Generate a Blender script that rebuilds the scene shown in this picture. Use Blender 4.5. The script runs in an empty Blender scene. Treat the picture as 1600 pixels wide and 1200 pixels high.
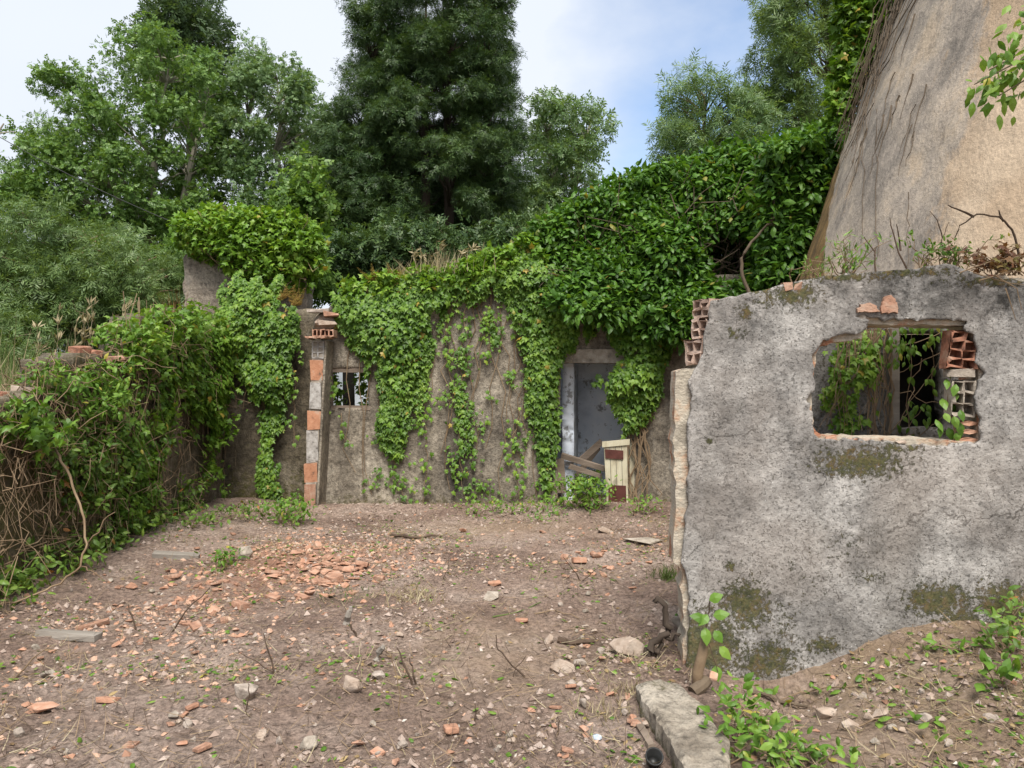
import bpy, bmesh, math, random
import numpy as np
from mathutils import Vector, geometry as mgeo

random.seed(7)
rng = np.random.default_rng(11)
SC = bpy.context.scene
COL = SC.collection
R = math.radians

# ------------------------------------------------------------------ camera
F = 1208.0                       # focal length in pixels of the 1600 px wide photograph
CAMZ = 1.6
cam_d = bpy.data.cameras.new("camera")
cam_d.sensor_width = 36.0
cam_d.lens = 36.0 * F / 1600.0
cam_d.clip_start = 0.05
cam_d.clip_end = 2000.0
cam = bpy.data.objects.new("camera", cam_d)
COL.objects.link(cam)
cam.location = (0, 0, CAMZ)
cam.rotation_euler = (R(90), 0, 0)
SC.camera = cam

# ------------------------------------------------------------------ sky and sun
SUN_EL, SUN_AZ = R(58), R(174)   # azimuth from +Y, clockwise
world = bpy.data.worlds.new("World")
SC.world = world
world.use_nodes = True
wn = world.node_tree
wn.nodes.clear()
def WN(t, **k):
    n = wn.nodes.new(t)
    for a, b in k.items(): setattr(n, a, b)
    return n
w_out = WN('ShaderNodeOutputWorld'); w_bg = WN('ShaderNodeBackground')
w_sky = WN('ShaderNodeTexSky', sky_type='NISHITA', sun_disc=False)
w_sky.sun_elevation = SUN_EL; w_sky.sun_rotation = SUN_AZ
w_sky.air_density = 1.0; w_sky.dust_density = 0.8; w_sky.ozone_density = 1.6
w_bg.inputs['Strength'].default_value = 0.12
w_tc = WN('ShaderNodeTexCoord')
w_map = WN('ShaderNodeMapping'); w_map.inputs['Scale'].default_value = (1.0, 1.0, 1.7)
w_n = WN('ShaderNodeTexNoise'); w_n.inputs['Scale'].default_value = 2.6
w_n.inputs['Detail'].default_value = 6; w_n.inputs['Roughness'].default_value = 0.55
w_dot = WN('ShaderNodeVectorMath', operation='DOT_PRODUCT')
_v = Vector((0.29, 1.0, 0.40)).normalized()
w_dot.inputs[1].default_value = _v
w_gap = WN('ShaderNodeMapRange'); w_gap.inputs['From Min'].default_value = 0.955
w_gap.inputs['From Max'].default_value = 0.998; w_gap.inputs['To Min'].default_value = 0.42
w_gap.inputs['To Max'].default_value = -0.16
w_add = WN('ShaderNodeMath', operation='ADD')
w_r = WN('ShaderNodeValToRGB')
w_r.color_ramp.elements[0].position = 0.30; w_r.color_ramp.elements[1].position = 0.72
w_cl = WN('ShaderNodeMixRGB'); w_cl.inputs[1].default_value = (3.3, 3.65, 4.3, 1); w_cl.inputs[2].default_value = (4.15, 4.35, 4.65, 1)
w_n2 = WN('ShaderNodeTexNoise'); w_n2.inputs['Scale'].default_value = 1.7; w_n2.inputs['Detail'].default_value = 3
w_mix = WN('ShaderNodeMixRGB')
L = wn.links.new
L(w_tc.outputs['Generated'], w_map.inputs['Vector']); L(w_map.outputs[0], w_n.inputs['Vector']); L(w_map.outputs[0], w_n2.inputs['Vector'])
L(w_tc.outputs['Generated'], w_dot.inputs[0]); L(w_dot.outputs['Value'], w_gap.inputs['Value'])
L(w_n.outputs['Fac'], w_add.inputs[0]); L(w_gap.outputs[0], w_add.inputs[1]); L(w_add.outputs[0], w_r.inputs['Fac'])
L(w_n2.outputs['Fac'], w_cl.inputs[0])
L(w_r.outputs['Color'], w_mix.inputs[0]); L(w_sky.outputs[0], w_mix.inputs[1]); L(w_cl.outputs[0], w_mix.inputs[2])
L(w_mix.outputs[0], w_bg.inputs['Color']); L(w_bg.outputs[0], w_out.inputs['Surface'])

sun_d = bpy.data.lights.new("sun", 'SUN')
sun_d.energy = 3.3; sun_d.angle = R(30); sun_d.color = (1.0, 0.95, 0.87)
sun = bpy.data.objects.new("sun", sun_d); COL.objects.link(sun)
_sd = Vector((math.sin(SUN_AZ) * math.cos(SUN_EL), math.cos(SUN_AZ) * math.cos(SUN_EL), math.sin(SUN_EL)))
sun.rotation_euler = _sd.to_track_quat('Z', 'Y').to_euler()

SC.view_settings.view_transform = 'Standard'
SC.view_settings.look = 'None'
SC.view_settings.exposure = 0.95
SC.view_settings.gamma = 1.0
SC.cycles.max_bounces = 6
SC.cycles.diffuse_bounces = 3
SC.cycles.glossy_bounces = 2
SC.cycles.transmission_bounces = 3

# ------------------------------------------------------------------ helpers: noise, meshes
def P(px, py, Y):
    return np.array([(px - 800.0) / F * Y, Y, CAMZ - (py - 600.0) / F * Y])

def _hash(ix, iy, iz):
    h = (ix.astype(np.int64) * 374761393 + iy.astype(np.int64) * 668265263 + iz.astype(np.int64) * 2147483647 + 1274126177) & 0xffffffff
    h = ((h ^ (h >> 13)) * 1274126177) & 0xffffffff
    h = ((h ^ (h >> 16)) * 2246822519) & 0xffffffff
    return ((h ^ (h >> 15)) & 0xffffff) / float(0xffffff)
def vnoise(p):
    p = np.asarray(p, float)
    i = np.floor(p); f = p - i; u = f * f * (3 - 2 * f)
    i = i.astype(np.int64)
    def c(a, b, d): return _hash(i[..., 0] + a, i[..., 1] + b, i[..., 2] + d)
    x00 = c(0,0,0) * (1-u[...,0]) + c(1,0,0) * u[...,0]
    x10 = c(0,1,0) * (1-u[...,0]) + c(1,1,0) * u[...,0]
    x01 = c(0,0,1) * (1-u[...,0]) + c(1,0,1) * u[...,0]
    x11 = c(0,1,1) * (1-u[...,0]) + c(1,1,1) * u[...,0]
    y0 = x00 * (1-u[...,1]) + x10 * u[...,1]
    y1 = x01 * (1-u[...,1]) + x11 * u[...,1]
    return y0 * (1-u[...,2]) + y1 * u[...,2]
def fbm(p, octv=4, gain=0.5):
    p = np.asarray(p, float); a = 1.0; s = 0; t = 0
    for k in range(octv):
        s = s + a * vnoise(p * (2.03 ** k) + 17.3 * k); t += a; a *= gain
    return s / t
def n2(x, y, sc, seed=0, octv=4, gain=0.5):
    x = np.asarray(x, float); y = np.asarray(y, float)
    return fbm(np.stack([x / sc, y / sc, np.full_like(x, seed * 7.77)], -1), octv, gain)
def sstep(a, b, x):
    t = np.clip((x - a) / (b - a), 0, 1); return t * t * (3 - 2 * t)

class MB:
    """collects numpy verts and faces of any arity, then becomes one mesh"""
    def __init__(s): s.v = []; s.f = []; s.n = 0
    def add(s, V, *faces):
        V = np.asarray(V, float).reshape(-1, 3)
        for f in faces:
            f = np.asarray(f, np.int64)
            if f.size: s.f.append(f.reshape(-1, f.shape[-1]) + s.n)
        s.v.append(V); s.n += len(V)
    def box(s, c, h, rot=0.0, jit=0.0, axes=None):
        q = np.array([[x, y, z] for x in (-1, 1) for y in (-1, 1) for z in (-1, 1)], float) * np.asarray(h)
        if jit: q = q + rng.normal(0, jit, q.shape)
        if axes is not None: q = q @ np.asarray(axes)
        if rot:
            cr, sr = math.cos(rot), math.sin(rot)
            q = q @ np.array([[cr, sr, 0], [-sr, cr, 0], [0, 0, 1]])
        s.add(q + np.asarray(c), [[0,1,3,2],[4,6,7,5],[0,4,5,1],[2,3,7,6],[0,2,6,4],[1,5,7,3]])
    def tube(s, pts, r0, r1=None, k=5):
        pts = np.asarray(pts, float)
        if r1 is None: r1 = r0
        n = len(pts)
        t = np.gradient(pts, axis=0); t /= np.linalg.norm(t, axis=1)[:, None] + 1e-9
        ref = np.where(np.abs(t[:, 2:3]) > 0.9, np.array([[1., 0, 0]]), np.array([[0, 0, 1.]]))
        a = np.cross(t, ref); a /= np.linalg.norm(a, axis=1)[:, None] + 1e-9
        b = np.cross(t, a)
        rr = np.asarray(r0, float) if np.ndim(r0) else np.linspace(r0, r1, n)
        th = np.arange(k) * 2 * np.pi / k
        V = pts[:, None] + rr[:, None, None] * (np.cos(th)[None, :, None] * a[:, None] + np.sin(th)[None, :, None] * b[:, None])
        i = np.arange(n - 1)[:, None]; j = np.arange(k)[None, :]; j2 = (j + 1) % k
        q = np.stack([i*k+j, i*k+j2, (i+1)*k+j2, (i+1)*k+j], -1).reshape(-1, 4)
        s.add(V.reshape(-1, 3), q)
        s.f.append(np.array([list(range(k))[::-1]]) + s.n - n*k)
        s.f.append(np.array([list(range((n-1)*k, n*k))]) + s.n - n*k)
    def mesh(s, name, attrs=None, smooth=False):
        V = np.concatenate(s.v); me = bpy.data.meshes.new(name)
        me.vertices.add(len(V)); me.vertices.foreach_set('co', V.astype(np.float32).ravel())
        lv = np.concatenate([f.ravel() for f in s.f])
        tot = np.concatenate([np.full(len(f), f.shape[1]) for f in s.f])
        st = np.concatenate([[0], np.cumsum(tot)[:-1]])
        me.loops.add(len(lv)); me.loops.foreach_set('vertex_index', lv.astype(np.int32))
        me.polygons.add(len(tot)); me.polygons.foreach_set('loop_start', st.astype(np.int32))
        me.update(calc_edges=True)
        me.polygons.foreach_set('use_smooth', np.full(len(tot), bool(smooth)))
        for an, av in (attrs or {}).items():
            at = me.attributes.new(an, 'FLOAT', 'POINT')
            at.data.foreach_set('value', np.asarray(av, np.float32))
        me.validate()
        return me
    def build(s, name, mat, parent=None, attrs=None, smooth=False, origin=None):
        if origin is not None: s.v = [v - np.asarray(origin) for v in s.v]
        me = s.mesh(name, attrs, smooth)
        me.materials.append(mat)
        o = bpy.data.objects.new(name, me); COL.objects.link(o)
        if origin is not None: o.location = origin
        if parent is not None: o.parent = parent
        return o

def tag(o, label=None, cat=None, group=None, kind=None):
    if label: o['label'] = label
    if cat: o['category'] = cat
    if group: o['group'] = group
    if kind or label: o['kind'] = kind or 'thing'
    return o
def thing(name, label, cat, loc=(0, 0, 0), group=None):
    o = bpy.data.objects.new(name, None); COL.objects.link(o)
    o.location = loc; o.empty_display_size = 0.2
    bpy.context.view_layer.update()
    return tag(o, label, cat, group)
def put(mb, name, mat, root, **k):
    """build mb (given in world space) as a child of root, which has only a location"""
    off = np.array(root.location)
    p = root.parent
    mb.v = [v - off for v in mb.v]
    return mb.build(name, mat, root, **k)

def pip(poly, x, y):
    poly = np.asarray(poly, float); x = np.asarray(x); y = np.asarray(y)
    ins = np.zeros(x.shape, bool); n = len(poly); j = n - 1
    for i in range(n):
        xi, yi = poly[i]; xj, yj = poly[j]
        c = ((yi > y) != (yj > y)) & (x < (xj - xi) * (y - yi) / (yj - yi + 1e-12) + xi)
        ins ^= c; j = i
    return ins
def pdist(poly, x, y):
    """distance to polygon outline, and the nearest outline point"""
    poly = np.asarray(poly, float); best = np.full(np.shape(x), 1e9); bx = np.zeros(np.shape(x)); by = np.zeros(np.shape(x))
    for i in range(len(poly)):
        a = poly[i]; b = poly[(i + 1) % len(poly)]; d = b - a
        t = np.clip(((x - a[0]) * d[0] + (y - a[1]) * d[1]) / (d @ d + 1e-12), 0, 1)
        qx = a[0] + t * d[0]; qy = a[1] + t * d[1]; ds = np.hypot(x - qx, y - qy)
        m = ds < best; best = np.where(m, ds, best); bx = np.where(m, qx, bx); by = np.where(m, qy, by)
    return best, bx, by
def rough(poly, step, amp, seed=0):
    """subdivide an outline and shake it so that it reads as broken"""
    out = []; r = random.Random(seed)
    for i in range(len(poly)):
        a = np.array(poly[i], float); b = np.array(poly[(i + 1) % len(poly)], float)
        n = max(1, int(np.linalg.norm(b - a) / step))
        for k in range(n):
            q = a + (b - a) * k / n
            out.append((q[0] + r.gauss(0, amp), q[1] + r.gauss(0, amp)))
    return out
def sample_poly(poly, n):
    poly = np.asarray(poly, float); lo = poly.min(0); hi = poly.max(0); xs = []; c = 0
    while c < n:
        q = rng.uniform(lo, hi, (max(n * 3, 64), 2)); q = q[pip(poly, q[:, 0], q[:, 1])]
        xs.append(q); c += len(q)
    return np.concatenate(xs)[:n]
def area(poly):
    p = np.asarray(poly, float); q = np.roll(p, -1, 0)
    return abs((p[:, 0] * q[:, 1] - q[:, 0] * p[:, 1]).sum()) / 2

class Plane:
    """a vertical wall face: origin A (x,y), unit direction along it, outward normal on the viewer's side"""
    def __init__(s, A, B):
        s.A = np.array(A, float); d = np.array(B, float) - s.A; s.len = np.linalg.norm(d); s.d = d / s.len
        s.n = np.array([s.d[1], -s.d[0]])
    def at(s, px, py):
        r = np.array([(px - 800.0) / F, 1.0]); Y = (s.A @ s.n) / (r @ s.n)
        q = r * Y
        return ((q - s.A) @ s.d, CAMZ - (py - 600.0) / F * Y)
    def poly(s, pts): return [s.at(*p) for p in pts]
    def w(s, u, v, out=0.0):
        u = np.asarray(u, float); v = np.asarray(v, float); out = np.broadcast_to(np.asarray(out, float), u.shape)
        return np.stack([s.A[0] + u * s.d[0] + out * s.n[0], s.A[1] + u * s.d[1] + out * s.n[1], v], -1)
    def dirs(s): return np.array([s.d[0], s.d[1], 0]), np.array([s.n[0], s.n[1], 0])

def grid_wall(pl, outline, holes, res, thick, amp, seed, front=0.0, attr=None, back=True, uneven=0.02):
    """plaster slab: a fine displaced grid cut to an outline with openings, with real thickness"""
    o = np.array(outline); lo = o.min(0); hi = o.max(0)
    nu = int((hi[0] - lo[0]) / res) + 1; nv = int((hi[1] - lo[1]) / res) + 1
    us = lo[0] + np.arange(nu + 1) * res; vs = lo[1] + np.arange(nv + 1) * res
    U, V = np.meshgrid(us, vs, indexing='ij')
    cu = (U[:-1, :-1] + U[1:, 1:]) / 2; cv = (V[:-1, :-1] + V[1:, 1:]) / 2
    keep = pip(outline, cu, cv)
    for h in holes: keep &= ~pip(h, cu, cv)
    idx = np.arange((nu + 1) * (nv + 1)).reshape(nu + 1, nv + 1)
    I, J = np.nonzero(keep)
    q = np.stack([idx[I, J], idx[I + 1, J], idx[I + 1, J + 1], idx[I, J + 1]], -1)
    u = U.ravel().copy(); v = V.ravel().copy()
    for pol in [outline] + list(holes):
        d, bx, by = pdist(pol, u, v)
        m = d < res * 0.75
        u = np.where(m, bx, u); v = np.where(m, by, v)
    dd = (n2(u, v, 0.9, seed, 3) - 0.5) * uneven * 2 + (n2(u, v, 0.10, seed + 1, 4, 0.6) - 0.5) * amp * 2
    used = np.unique(q); re = np.full(len(u), -1); re[used] = np.arange(len(used)); q = re[q]
    u = u[used]; v = v[used]; dd = dd[used]
    A = pl.w(u, v, front + dd); Bk = pl.w(u, v, front - thick + dd * 0.5)
    n = len(u)
    e = np.concatenate([q[:, [0, 1]], q[:, [1, 2]], q[:, [2, 3]], q[:, [3, 0]]])
    key = np.sort(e, 1); _, inv, cnt = np.unique(key[:, 0] * (n + 1) + key[:, 1], return_inverse=True, return_counts=True)
    b = e[cnt[inv] == 1]
    mb = MB()
    side = np.stack([b[:, 1], b[:, 0], b[:, 0] + n, b[:, 1] + n], -1)
    fs = [q, side]
    if back: fs.append(q[:, ::-1] + n)
    mb.add(np.concatenate([A, Bk]), *fs)
    at = None
    if attr:
        at = {}
        for k, fn in attr.items():
            a = fn(u, v); at[k] = np.concatenate([a, a])
    return mb, at

# ------------------------------------------------------------------ materials
def new_mat(name):
    m = bpy.data.materials.new(name); m.use_nodes = True; nt = m.node_tree; nt.nodes.clear()
    out = nt.nodes.new('ShaderNodeOutputMaterial'); b = nt.nodes.new('ShaderNodeBsdfPrincipled')
    nt.links.new(b.outputs[0], out.inputs['Surface'])
    b.inputs['Roughness'].default_value = 0.9
    b.inputs['Specular IOR Level'].default_value = 0.25
    return m, nt, b, out
class G:
    """tiny node-graph helper"""
    def __init__(s, nt):
        s.nt = nt; s.tc = nt.nodes.new('ShaderNodeTexCoord')
    def lk(s, a, b): s.nt.links.new(a, b)
    def coord(s, scale=(1, 1, 1), loc=(0, 0, 0), src='Object'):
        m = s.nt.nodes.new('ShaderNodeMapping'); m.inputs['Scale'].default_value = scale; m.inputs['Location'].default_value = loc
        s.lk(s.tc.outputs[src], m.inputs['Vector']); return m.outputs[0]
    def noise(s, scale, detail=4, rough=0.55, vec=None, dist=0.0):
        n = s.nt.nodes.new('ShaderNodeTexNoise'); n.inputs['Scale'].default_value = scale
        n.inputs['Detail'].default_value = detail; n.inputs['Roughness'].default_value = rough; n.inputs['Distortion'].default_value = dist
        s.lk(vec if vec is not None else s.coord(), n.inputs['Vector']); return n.outputs['Fac']
    def vor(s, scale, vec=None, feature='F1', out='Distance'):
        n = s.nt.nodes.new('ShaderNodeTexVoronoi'); n.feature = feature; n.inputs['Scale'].default_value = scale
        s.lk(vec if vec is not None else s.coord(), n.inputs['Vector']); return n.outputs[out]
    def ramp(s, fac, stops):
        r = s.nt.nodes.new('ShaderNodeValToRGB'); el = r.color_ramp.elements
        while len(el) < len(stops): el.new(0.5)
        for e, (p, c) in zip(el, stops):
            e.position = p; e.color = (*c, 1) if np.ndim(c) else (c, c, c, 1)
        s.lk(fac, r.inputs['Fac']); return r.outputs['Color']
    def mix(s, fac, a, b, mode='MIX'):
        m = s.nt.nodes.new('ShaderNodeMixRGB'); m.blend_type = mode
        for sock, val in ((m.inputs[0], fac), (m.inputs[1], a), (m.inputs[2], b)):
            if isinstance(val, (int, float)): sock.default_value = val if sock.type == 'VALUE' else (val, val, val, 1)
            elif isinstance(val, tuple): sock.default_value = (*val, 1)
            else: s.lk(val, sock)
        return m.outputs[0]
    def math(s, op, a, b=None, clamp=False):
        m = s.nt.nodes.new('ShaderNodeMath'); m.operation = op; m.use_clamp = clamp
        for sock, val in ((m.inputs[0], a), (m.inputs[1], b)):
            if val is None: continue
            if isinstance(val, (int, float)): sock.default_value = val
            else: s.lk(val, sock)
        return m.outputs[0]
    def attr(s, name):
        a = s.nt.nodes.new('ShaderNodeAttribute'); a.attribute_name = name; return a.outputs['Fac']
    def island(s):
        return s.nt.nodes.new('ShaderNodeNewGeometry').outputs['Random Per Island']
    def bump(s, b, h, strength=0.5, dist=0.02):
        n = s.nt.nodes.new('ShaderNodeBump'); n.inputs['Strength'].default_value = strength; n.inputs['Distance'].default_value = dist
        s.lk(h, n.inputs['Height']); s.lk(n.outputs[0], b.inputs['Normal'])

def leaf_mat(name, cols, trans=0.35, rough=0.45, patch=1.2, spec=0.35, odd=None):
    """cols: dark, mid, light leaf colours; per-leaf random plus drifts through the plant"""
    m, nt, b, out = new_mat(name); g = G(nt)
    r = g.island()
    big = g.noise(patch, 3, 0.6, g.coord())
    f = g.math('ADD', g.math('MULTIPLY', r, 0.55), g.math('MULTIPLY', g.math('SUBTRACT', big, .2), 0.75))
    c = g.ramp(f, [(0.16, cols[0]), (0.48, cols[1]), (0.82, cols[2])])
    if odd:
        r2 = g.math('FRACT', g.math('MULTIPLY', r, 91.7))
        c = g.mix(g.ramp(r2, [(0.982, 0.0), (0.988, 1.0)]), c, odd)
    g.lk(c, b.inputs['Base Color'])
    b.inputs['Roughness'].default_value = rough; b.inputs['Specular IOR Level'].default_value = spec
    t = nt.nodes.new('ShaderNodeBsdfTranslucent'); mx = nt.nodes.new('ShaderNodeMixShader')
    tc = g.mix(1.0, c, (1.25, 1.15, 0.5), 'MULTIPLY')
    g.lk(tc, t.inputs['Color']); mx.inputs[0].default_value = trans
    nt.links.new(b.outputs[0], mx.inputs[1]); nt.links.new(t.outputs[0], mx.inputs[2]); nt.links.new(mx.outputs[0], out.inputs['Surface'])
    return m
def plain_mat(name, cols, scale=6.0, bump=0.4, bscale=60, rough=0.9, isl=0.0, stretch=(1, 1, 1), bdist=0.01):
    m, nt, b, out = new_mat(name); g = G(nt)
    f = g.noise(scale, 5, 0.62, g.coord(stretch))
    if isl: f = g.math('ADD', g.math('MULTIPLY', f, 1 - isl), g.math('MULTIPLY', g.island(), isl))
    k = len(cols)
    c = g.ramp(f, [(0.28 + 0.44 * i / max(1, k - 1), cols[i]) for i in range(k)])
    g.lk(c, b.inputs['Base Color']); b.inputs['Roughness'].default_value = rough
    g.bump(b, g.noise(bscale, 5, 0.65, g.coord(stretch)), bump, bdist)
    return m

M = {}
IVY = ((.048, .11, .012), (.105, .21, .023), (.20, .325, .042))
M['ivy'] = leaf_mat('ivy_leaf', IVY, odd=(.36, .27, .05))
M['ivy_bright'] = leaf_mat('young_ivy_leaf', ((.075, .16, .014), (.14, .27, .026), (.25, .37, .05)), odd=(.36, .28, .05))
M['bush'] = leaf_mat('broad_leaf', ((.035, .09, .012), (.068, .165, .020), (.13, .25, .035)), odd=(.26, .24, .05))
M['bramble'] = leaf_mat('bramble_leaf', ((.055, .11, .018), (.11, .20, .032), (.21, .31, .06)), odd=(.36, .16, .05))
M['weed'] = leaf_mat('weed_leaf', ((.06, .13, .016), (.115, .23, .028), (.21, .33, .055)), odd=(.40, .36, .07))
M['poplar'] = leaf_mat('poplar_leaf', ((.06, .13, .028), (.115, .21, .045), (.20, .315, .085)), patch=.35)
M['acacia'] = leaf_mat('acacia_leaf', ((.026, .056, .02), (.052, .10, .031), (.115, .18, .058)), patch=.6, trans=.25)
M['pale'] = leaf_mat('pale_leaf', ((.08, .15, .055), (.135, .225, .085), (.22, .31, .14)), patch=.4)
M['wattle'] = leaf_mat('wattle_leaf', ((.065, .12, .038), (.125, .20, .062), (.21, .295, .11)), patch=.5)
M['far'] = leaf_mat('far_leaf', ((.034, .065, .026), (.06, .105, .04), (.10, .155, .06)), patch=.4)
M['lime'] = leaf_mat('lime_leaf', ((.065, .135, .025), (.12, .22, .042), (.20, .31, .065)), patch=.7)
M['bark'] = plain_mat('bark', ((.07, .05, .035), (.15, .115, .08)), 4, .8, 30, stretch=(1, 1, .25))
M['dark_bark'] = plain_mat('dark_bark', ((.035, .026, .02), (.08, .06, .045)), 4, .8, 30, stretch=(1, 1, .25))
M['pale_bark'] = plain_mat('pale_bark', ((.18, .16, .12), (.34, .31, .25)), 4, .6, 30, stretch=(1, 1, .25))
M['stem'] = plain_mat('vine_stem', ((.13, .085, .05), (.30, .22, .14)), 5, .3, 80)
M['dark_stem'] = plain_mat('dark_stem', ((.05, .032, .022), (.12, .085, .06)), 5, .3, 80)
M['dry'] = leaf_mat('dry_grass', ((.20, .165, .095), (.32, .265, .16), (.46, .40, .27)), trans=.2, rough=.8, spec=.1)
M['grass'] = leaf_mat('green_grass', ((.06, .10, .03), (.11, .17, .05), (.20, .24, .08)), trans=.25, rough=.7, spec=.15)
M['fern'] = leaf_mat('rusty_fern', ((.17, .10, .03), (.28, .18, .05), (.30, .27, .07)), trans=.3, rough=.7, spec=.1)
M['russet'] = leaf_mat('russet_leaf', ((.13, .055, .035), (.22, .105, .05), (.20, .20, .06)), trans=.3)
M['stone'] = plain_mat('stone', ((.19, .155, .13), (.34, .285, .24), (.46, .40, .35)), 14, .8, 90)
M['concrete'] = plain_mat('concrete', ((.16, .135, .11), (.32, .275, .225), (.46, .41, .35)), 11, .9, 70)
M['chunk'] = plain_mat('mortar_chunk', ((.24, .175, .13), (.38, .30, .24), (.44, .37, .31)), 11, .8, 70)
M['terracotta'] = plain_mat('terracotta', ((.25, .135, .09), (.40, .215, .14), (.47, .315, .235)), 13, .7, 60, isl=.25)
M['dirty_brick'] = plain_mat('dirty_terracotta', ((.17, .10, .07), (.36, .20, .135), (.43, .31, .235)), 13, .8, 60)
M['old_brick'] = plain_mat('sooty_terracotta', ((.10, .055, .04), (.30, .135, .085), (.38, .25, .18)), 16, .8, 60)
M['timber'] = plain_mat('weathered_timber', ((.10, .075, .055), (.24, .19, .15)), 5, .6, 40, stretch=(.2, 1, 1))
M['grey_timber'] = plain_mat('grey_timber', ((.15, .13, .11), (.30, .27, .235)), 5, .6, 40, stretch=(.2, 1, 1))
M['white_paint'] = plain_mat('flaking_cream_paint', ((.26, .21, .14), (.48, .44, .32), (.56, .53, .42)), 9, .5, 60, stretch=(1, 1, .25))
M['red_paint'] = plain_mat('faded_maroon_paint', ((.06, .022, .018), (.11, .04, .032)), 12, .4, 60)
M['black_plastic'] = plain_mat('black_plastic', ((.01, .01, .01), (.025, .025, .024)), 12, .1, 60, rough=.4)
M['cap'] = plain_mat('blue_tin', ((.25, .33, .42), (.62, .66, .7)), 60, .1, 60, rough=.35)
M['dark'] = plain_mat('black_wood_room_shade', ((.018, .016, .014), (.05, .045, .04)), 3, .5, 30)  # black of the post; in the shed it stands in for room shade
M['cable'] = plain_mat('cable_rubber', ((.02, .02, .02), (.03, .03, .03)), 12, .1, 60, rough=.6)

def mat_plaster_grey():
    m, nt, b, out = new_mat('grey_lichen_plaster'); g = G(nt)
    base = g.ramp(g.noise(2.2, 8, 0.68), [(.36, (.19, .178, .166)), (.49, (.315, .298, .28)), (.62, (.45, .43, .405))])
    fine = g.ramp(g.noise(24, 7, 0.8), [(.38, .74), (.50, .98), (.61, 1.12)])
    c = g.mix(1.0, base, fine, 'MULTIPLY')
    mid_ = g.ramp(g.noise(7.5, 7, .7, g.coord(loc=(6, 1, 2))), [(.36, .74), (.50, 1.0), (.63, 1.15)])
    c = g.mix(1.0, c, mid_, 'MULTIPLY')
    pits = g.ramp(g.noise(62, 3, 0.7), [(.35, 1.0), (.41, 0.0)])
    c = g.mix(g.math('MULTIPLY', pits, .42), c, (.06, .056, .05))
    run = g.ramp(g.noise(4.5, 6, .7, g.coord((1, 1, .10), (3, 3, 3))), [(.50, 0.0), (.62, 1.0)])
    c = g.mix(g.math('MULTIPLY', run, .28), c, (.13, .12, .105))
    wv = nt.nodes.new('ShaderNodeTexNoise'); wv.inputs['Scale'].default_value = 5; wv.inputs['Detail'].default_value = 6; g.lk(g.coord(), wv.inputs['Vector'])
    wa = nt.nodes.new('ShaderNodeVectorMath'); wa.operation = 'MULTIPLY_ADD'; wa.inputs[1].default_value = (.35, .35, .35); g.lk(wv.outputs['Color'], wa.inputs[0]); g.lk(g.coord(), wa.inputs[2])
    ck = g.ramp(g.vor(1.0, wa.outputs[0], 'DISTANCE_TO_EDGE'), [(.002, 1.0), (.006, 0.0)])
    ck = g.math('MULTIPLY', ck, g.ramp(g.noise(2.1, 4, .6, g.coord(loc=(2, 9, 5))), [(.50, 0.0), (.56, 1.0)]))
    c = g.mix(g.math('MULTIPLY', ck, .85), c, (.03, .027, .024))
    blot = g.ramp(g.noise(9, 6, 0.75, g.coord(loc=(3, 1, 7))), [(.57, 0.0), (.68, 1.0)])
    c = g.mix(g.math('MULTIPLY', blot, .42), c, (.075, .072, .068))
    warm = g.ramp(g.noise(1.3, 4, 0.6, g.coord(loc=(9, 2, 1))), [(.48, 0.0), (.68, 1.0)])
    c = g.mix(g.math('MULTIPLY', warm, .35), c, (.40, .345, .30))
    lich = g.ramp(g.vor(38, g.coord(loc=(2, 5, 3))), [(.07, 1.0), (.12, 0.0)])
    lm = g.ramp(g.noise(3.0, 4, .6, g.coord(loc=(7, 7, 2))), [(.52, 0.0), (.6, 1.0)])
    c = g.mix(g.math('MULTIPLY', lich, lm), c, (.62, .61, .58))
    dk = g.math('MULTIPLY', g.attr('grime'), g.ramp(g.noise(7, 6, .75, g.coord(loc=(1, 8, 4))), [(.36, 0.0), (.58, 1.0)]))
    c = g.mix(g.math('MULTIPLY', dk, .85), c, (.055, .052, .048))
    mo = g.math('ADD', g.attr('moss'), g.math('MULTIPLY', g.math('SUBTRACT', g.noise(34, 8, .85, g.coord(loc=(4, 4, 9))), .5), 4.2))
    mo = g.ramp(mo, [(.46, 0.0), (.66, 1.0)])
    mc = g.ramp(g.noise(16, 6, .75), [(.38, (.042, .048, .014)), (.50, (.088, .083, .024)), (.60, (.13, .09, .034))])
    c = g.mix(g.math('MULTIPLY', mo, .92), c, mc)
    g.lk(c, b.inputs['Base Color'])
    h = g.math('ADD', g.math('MULTIPLY', g.noise(28, 7, .72), .9), g.math('MULTIPLY', mo, .35))
    h = g.math('SUBTRACT', h, g.math('MULTIPLY', pits, .5))
    g.bump(b, h, .9, .022)
    return m
M['grey_plaster'] = mat_plaster_grey()

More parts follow.
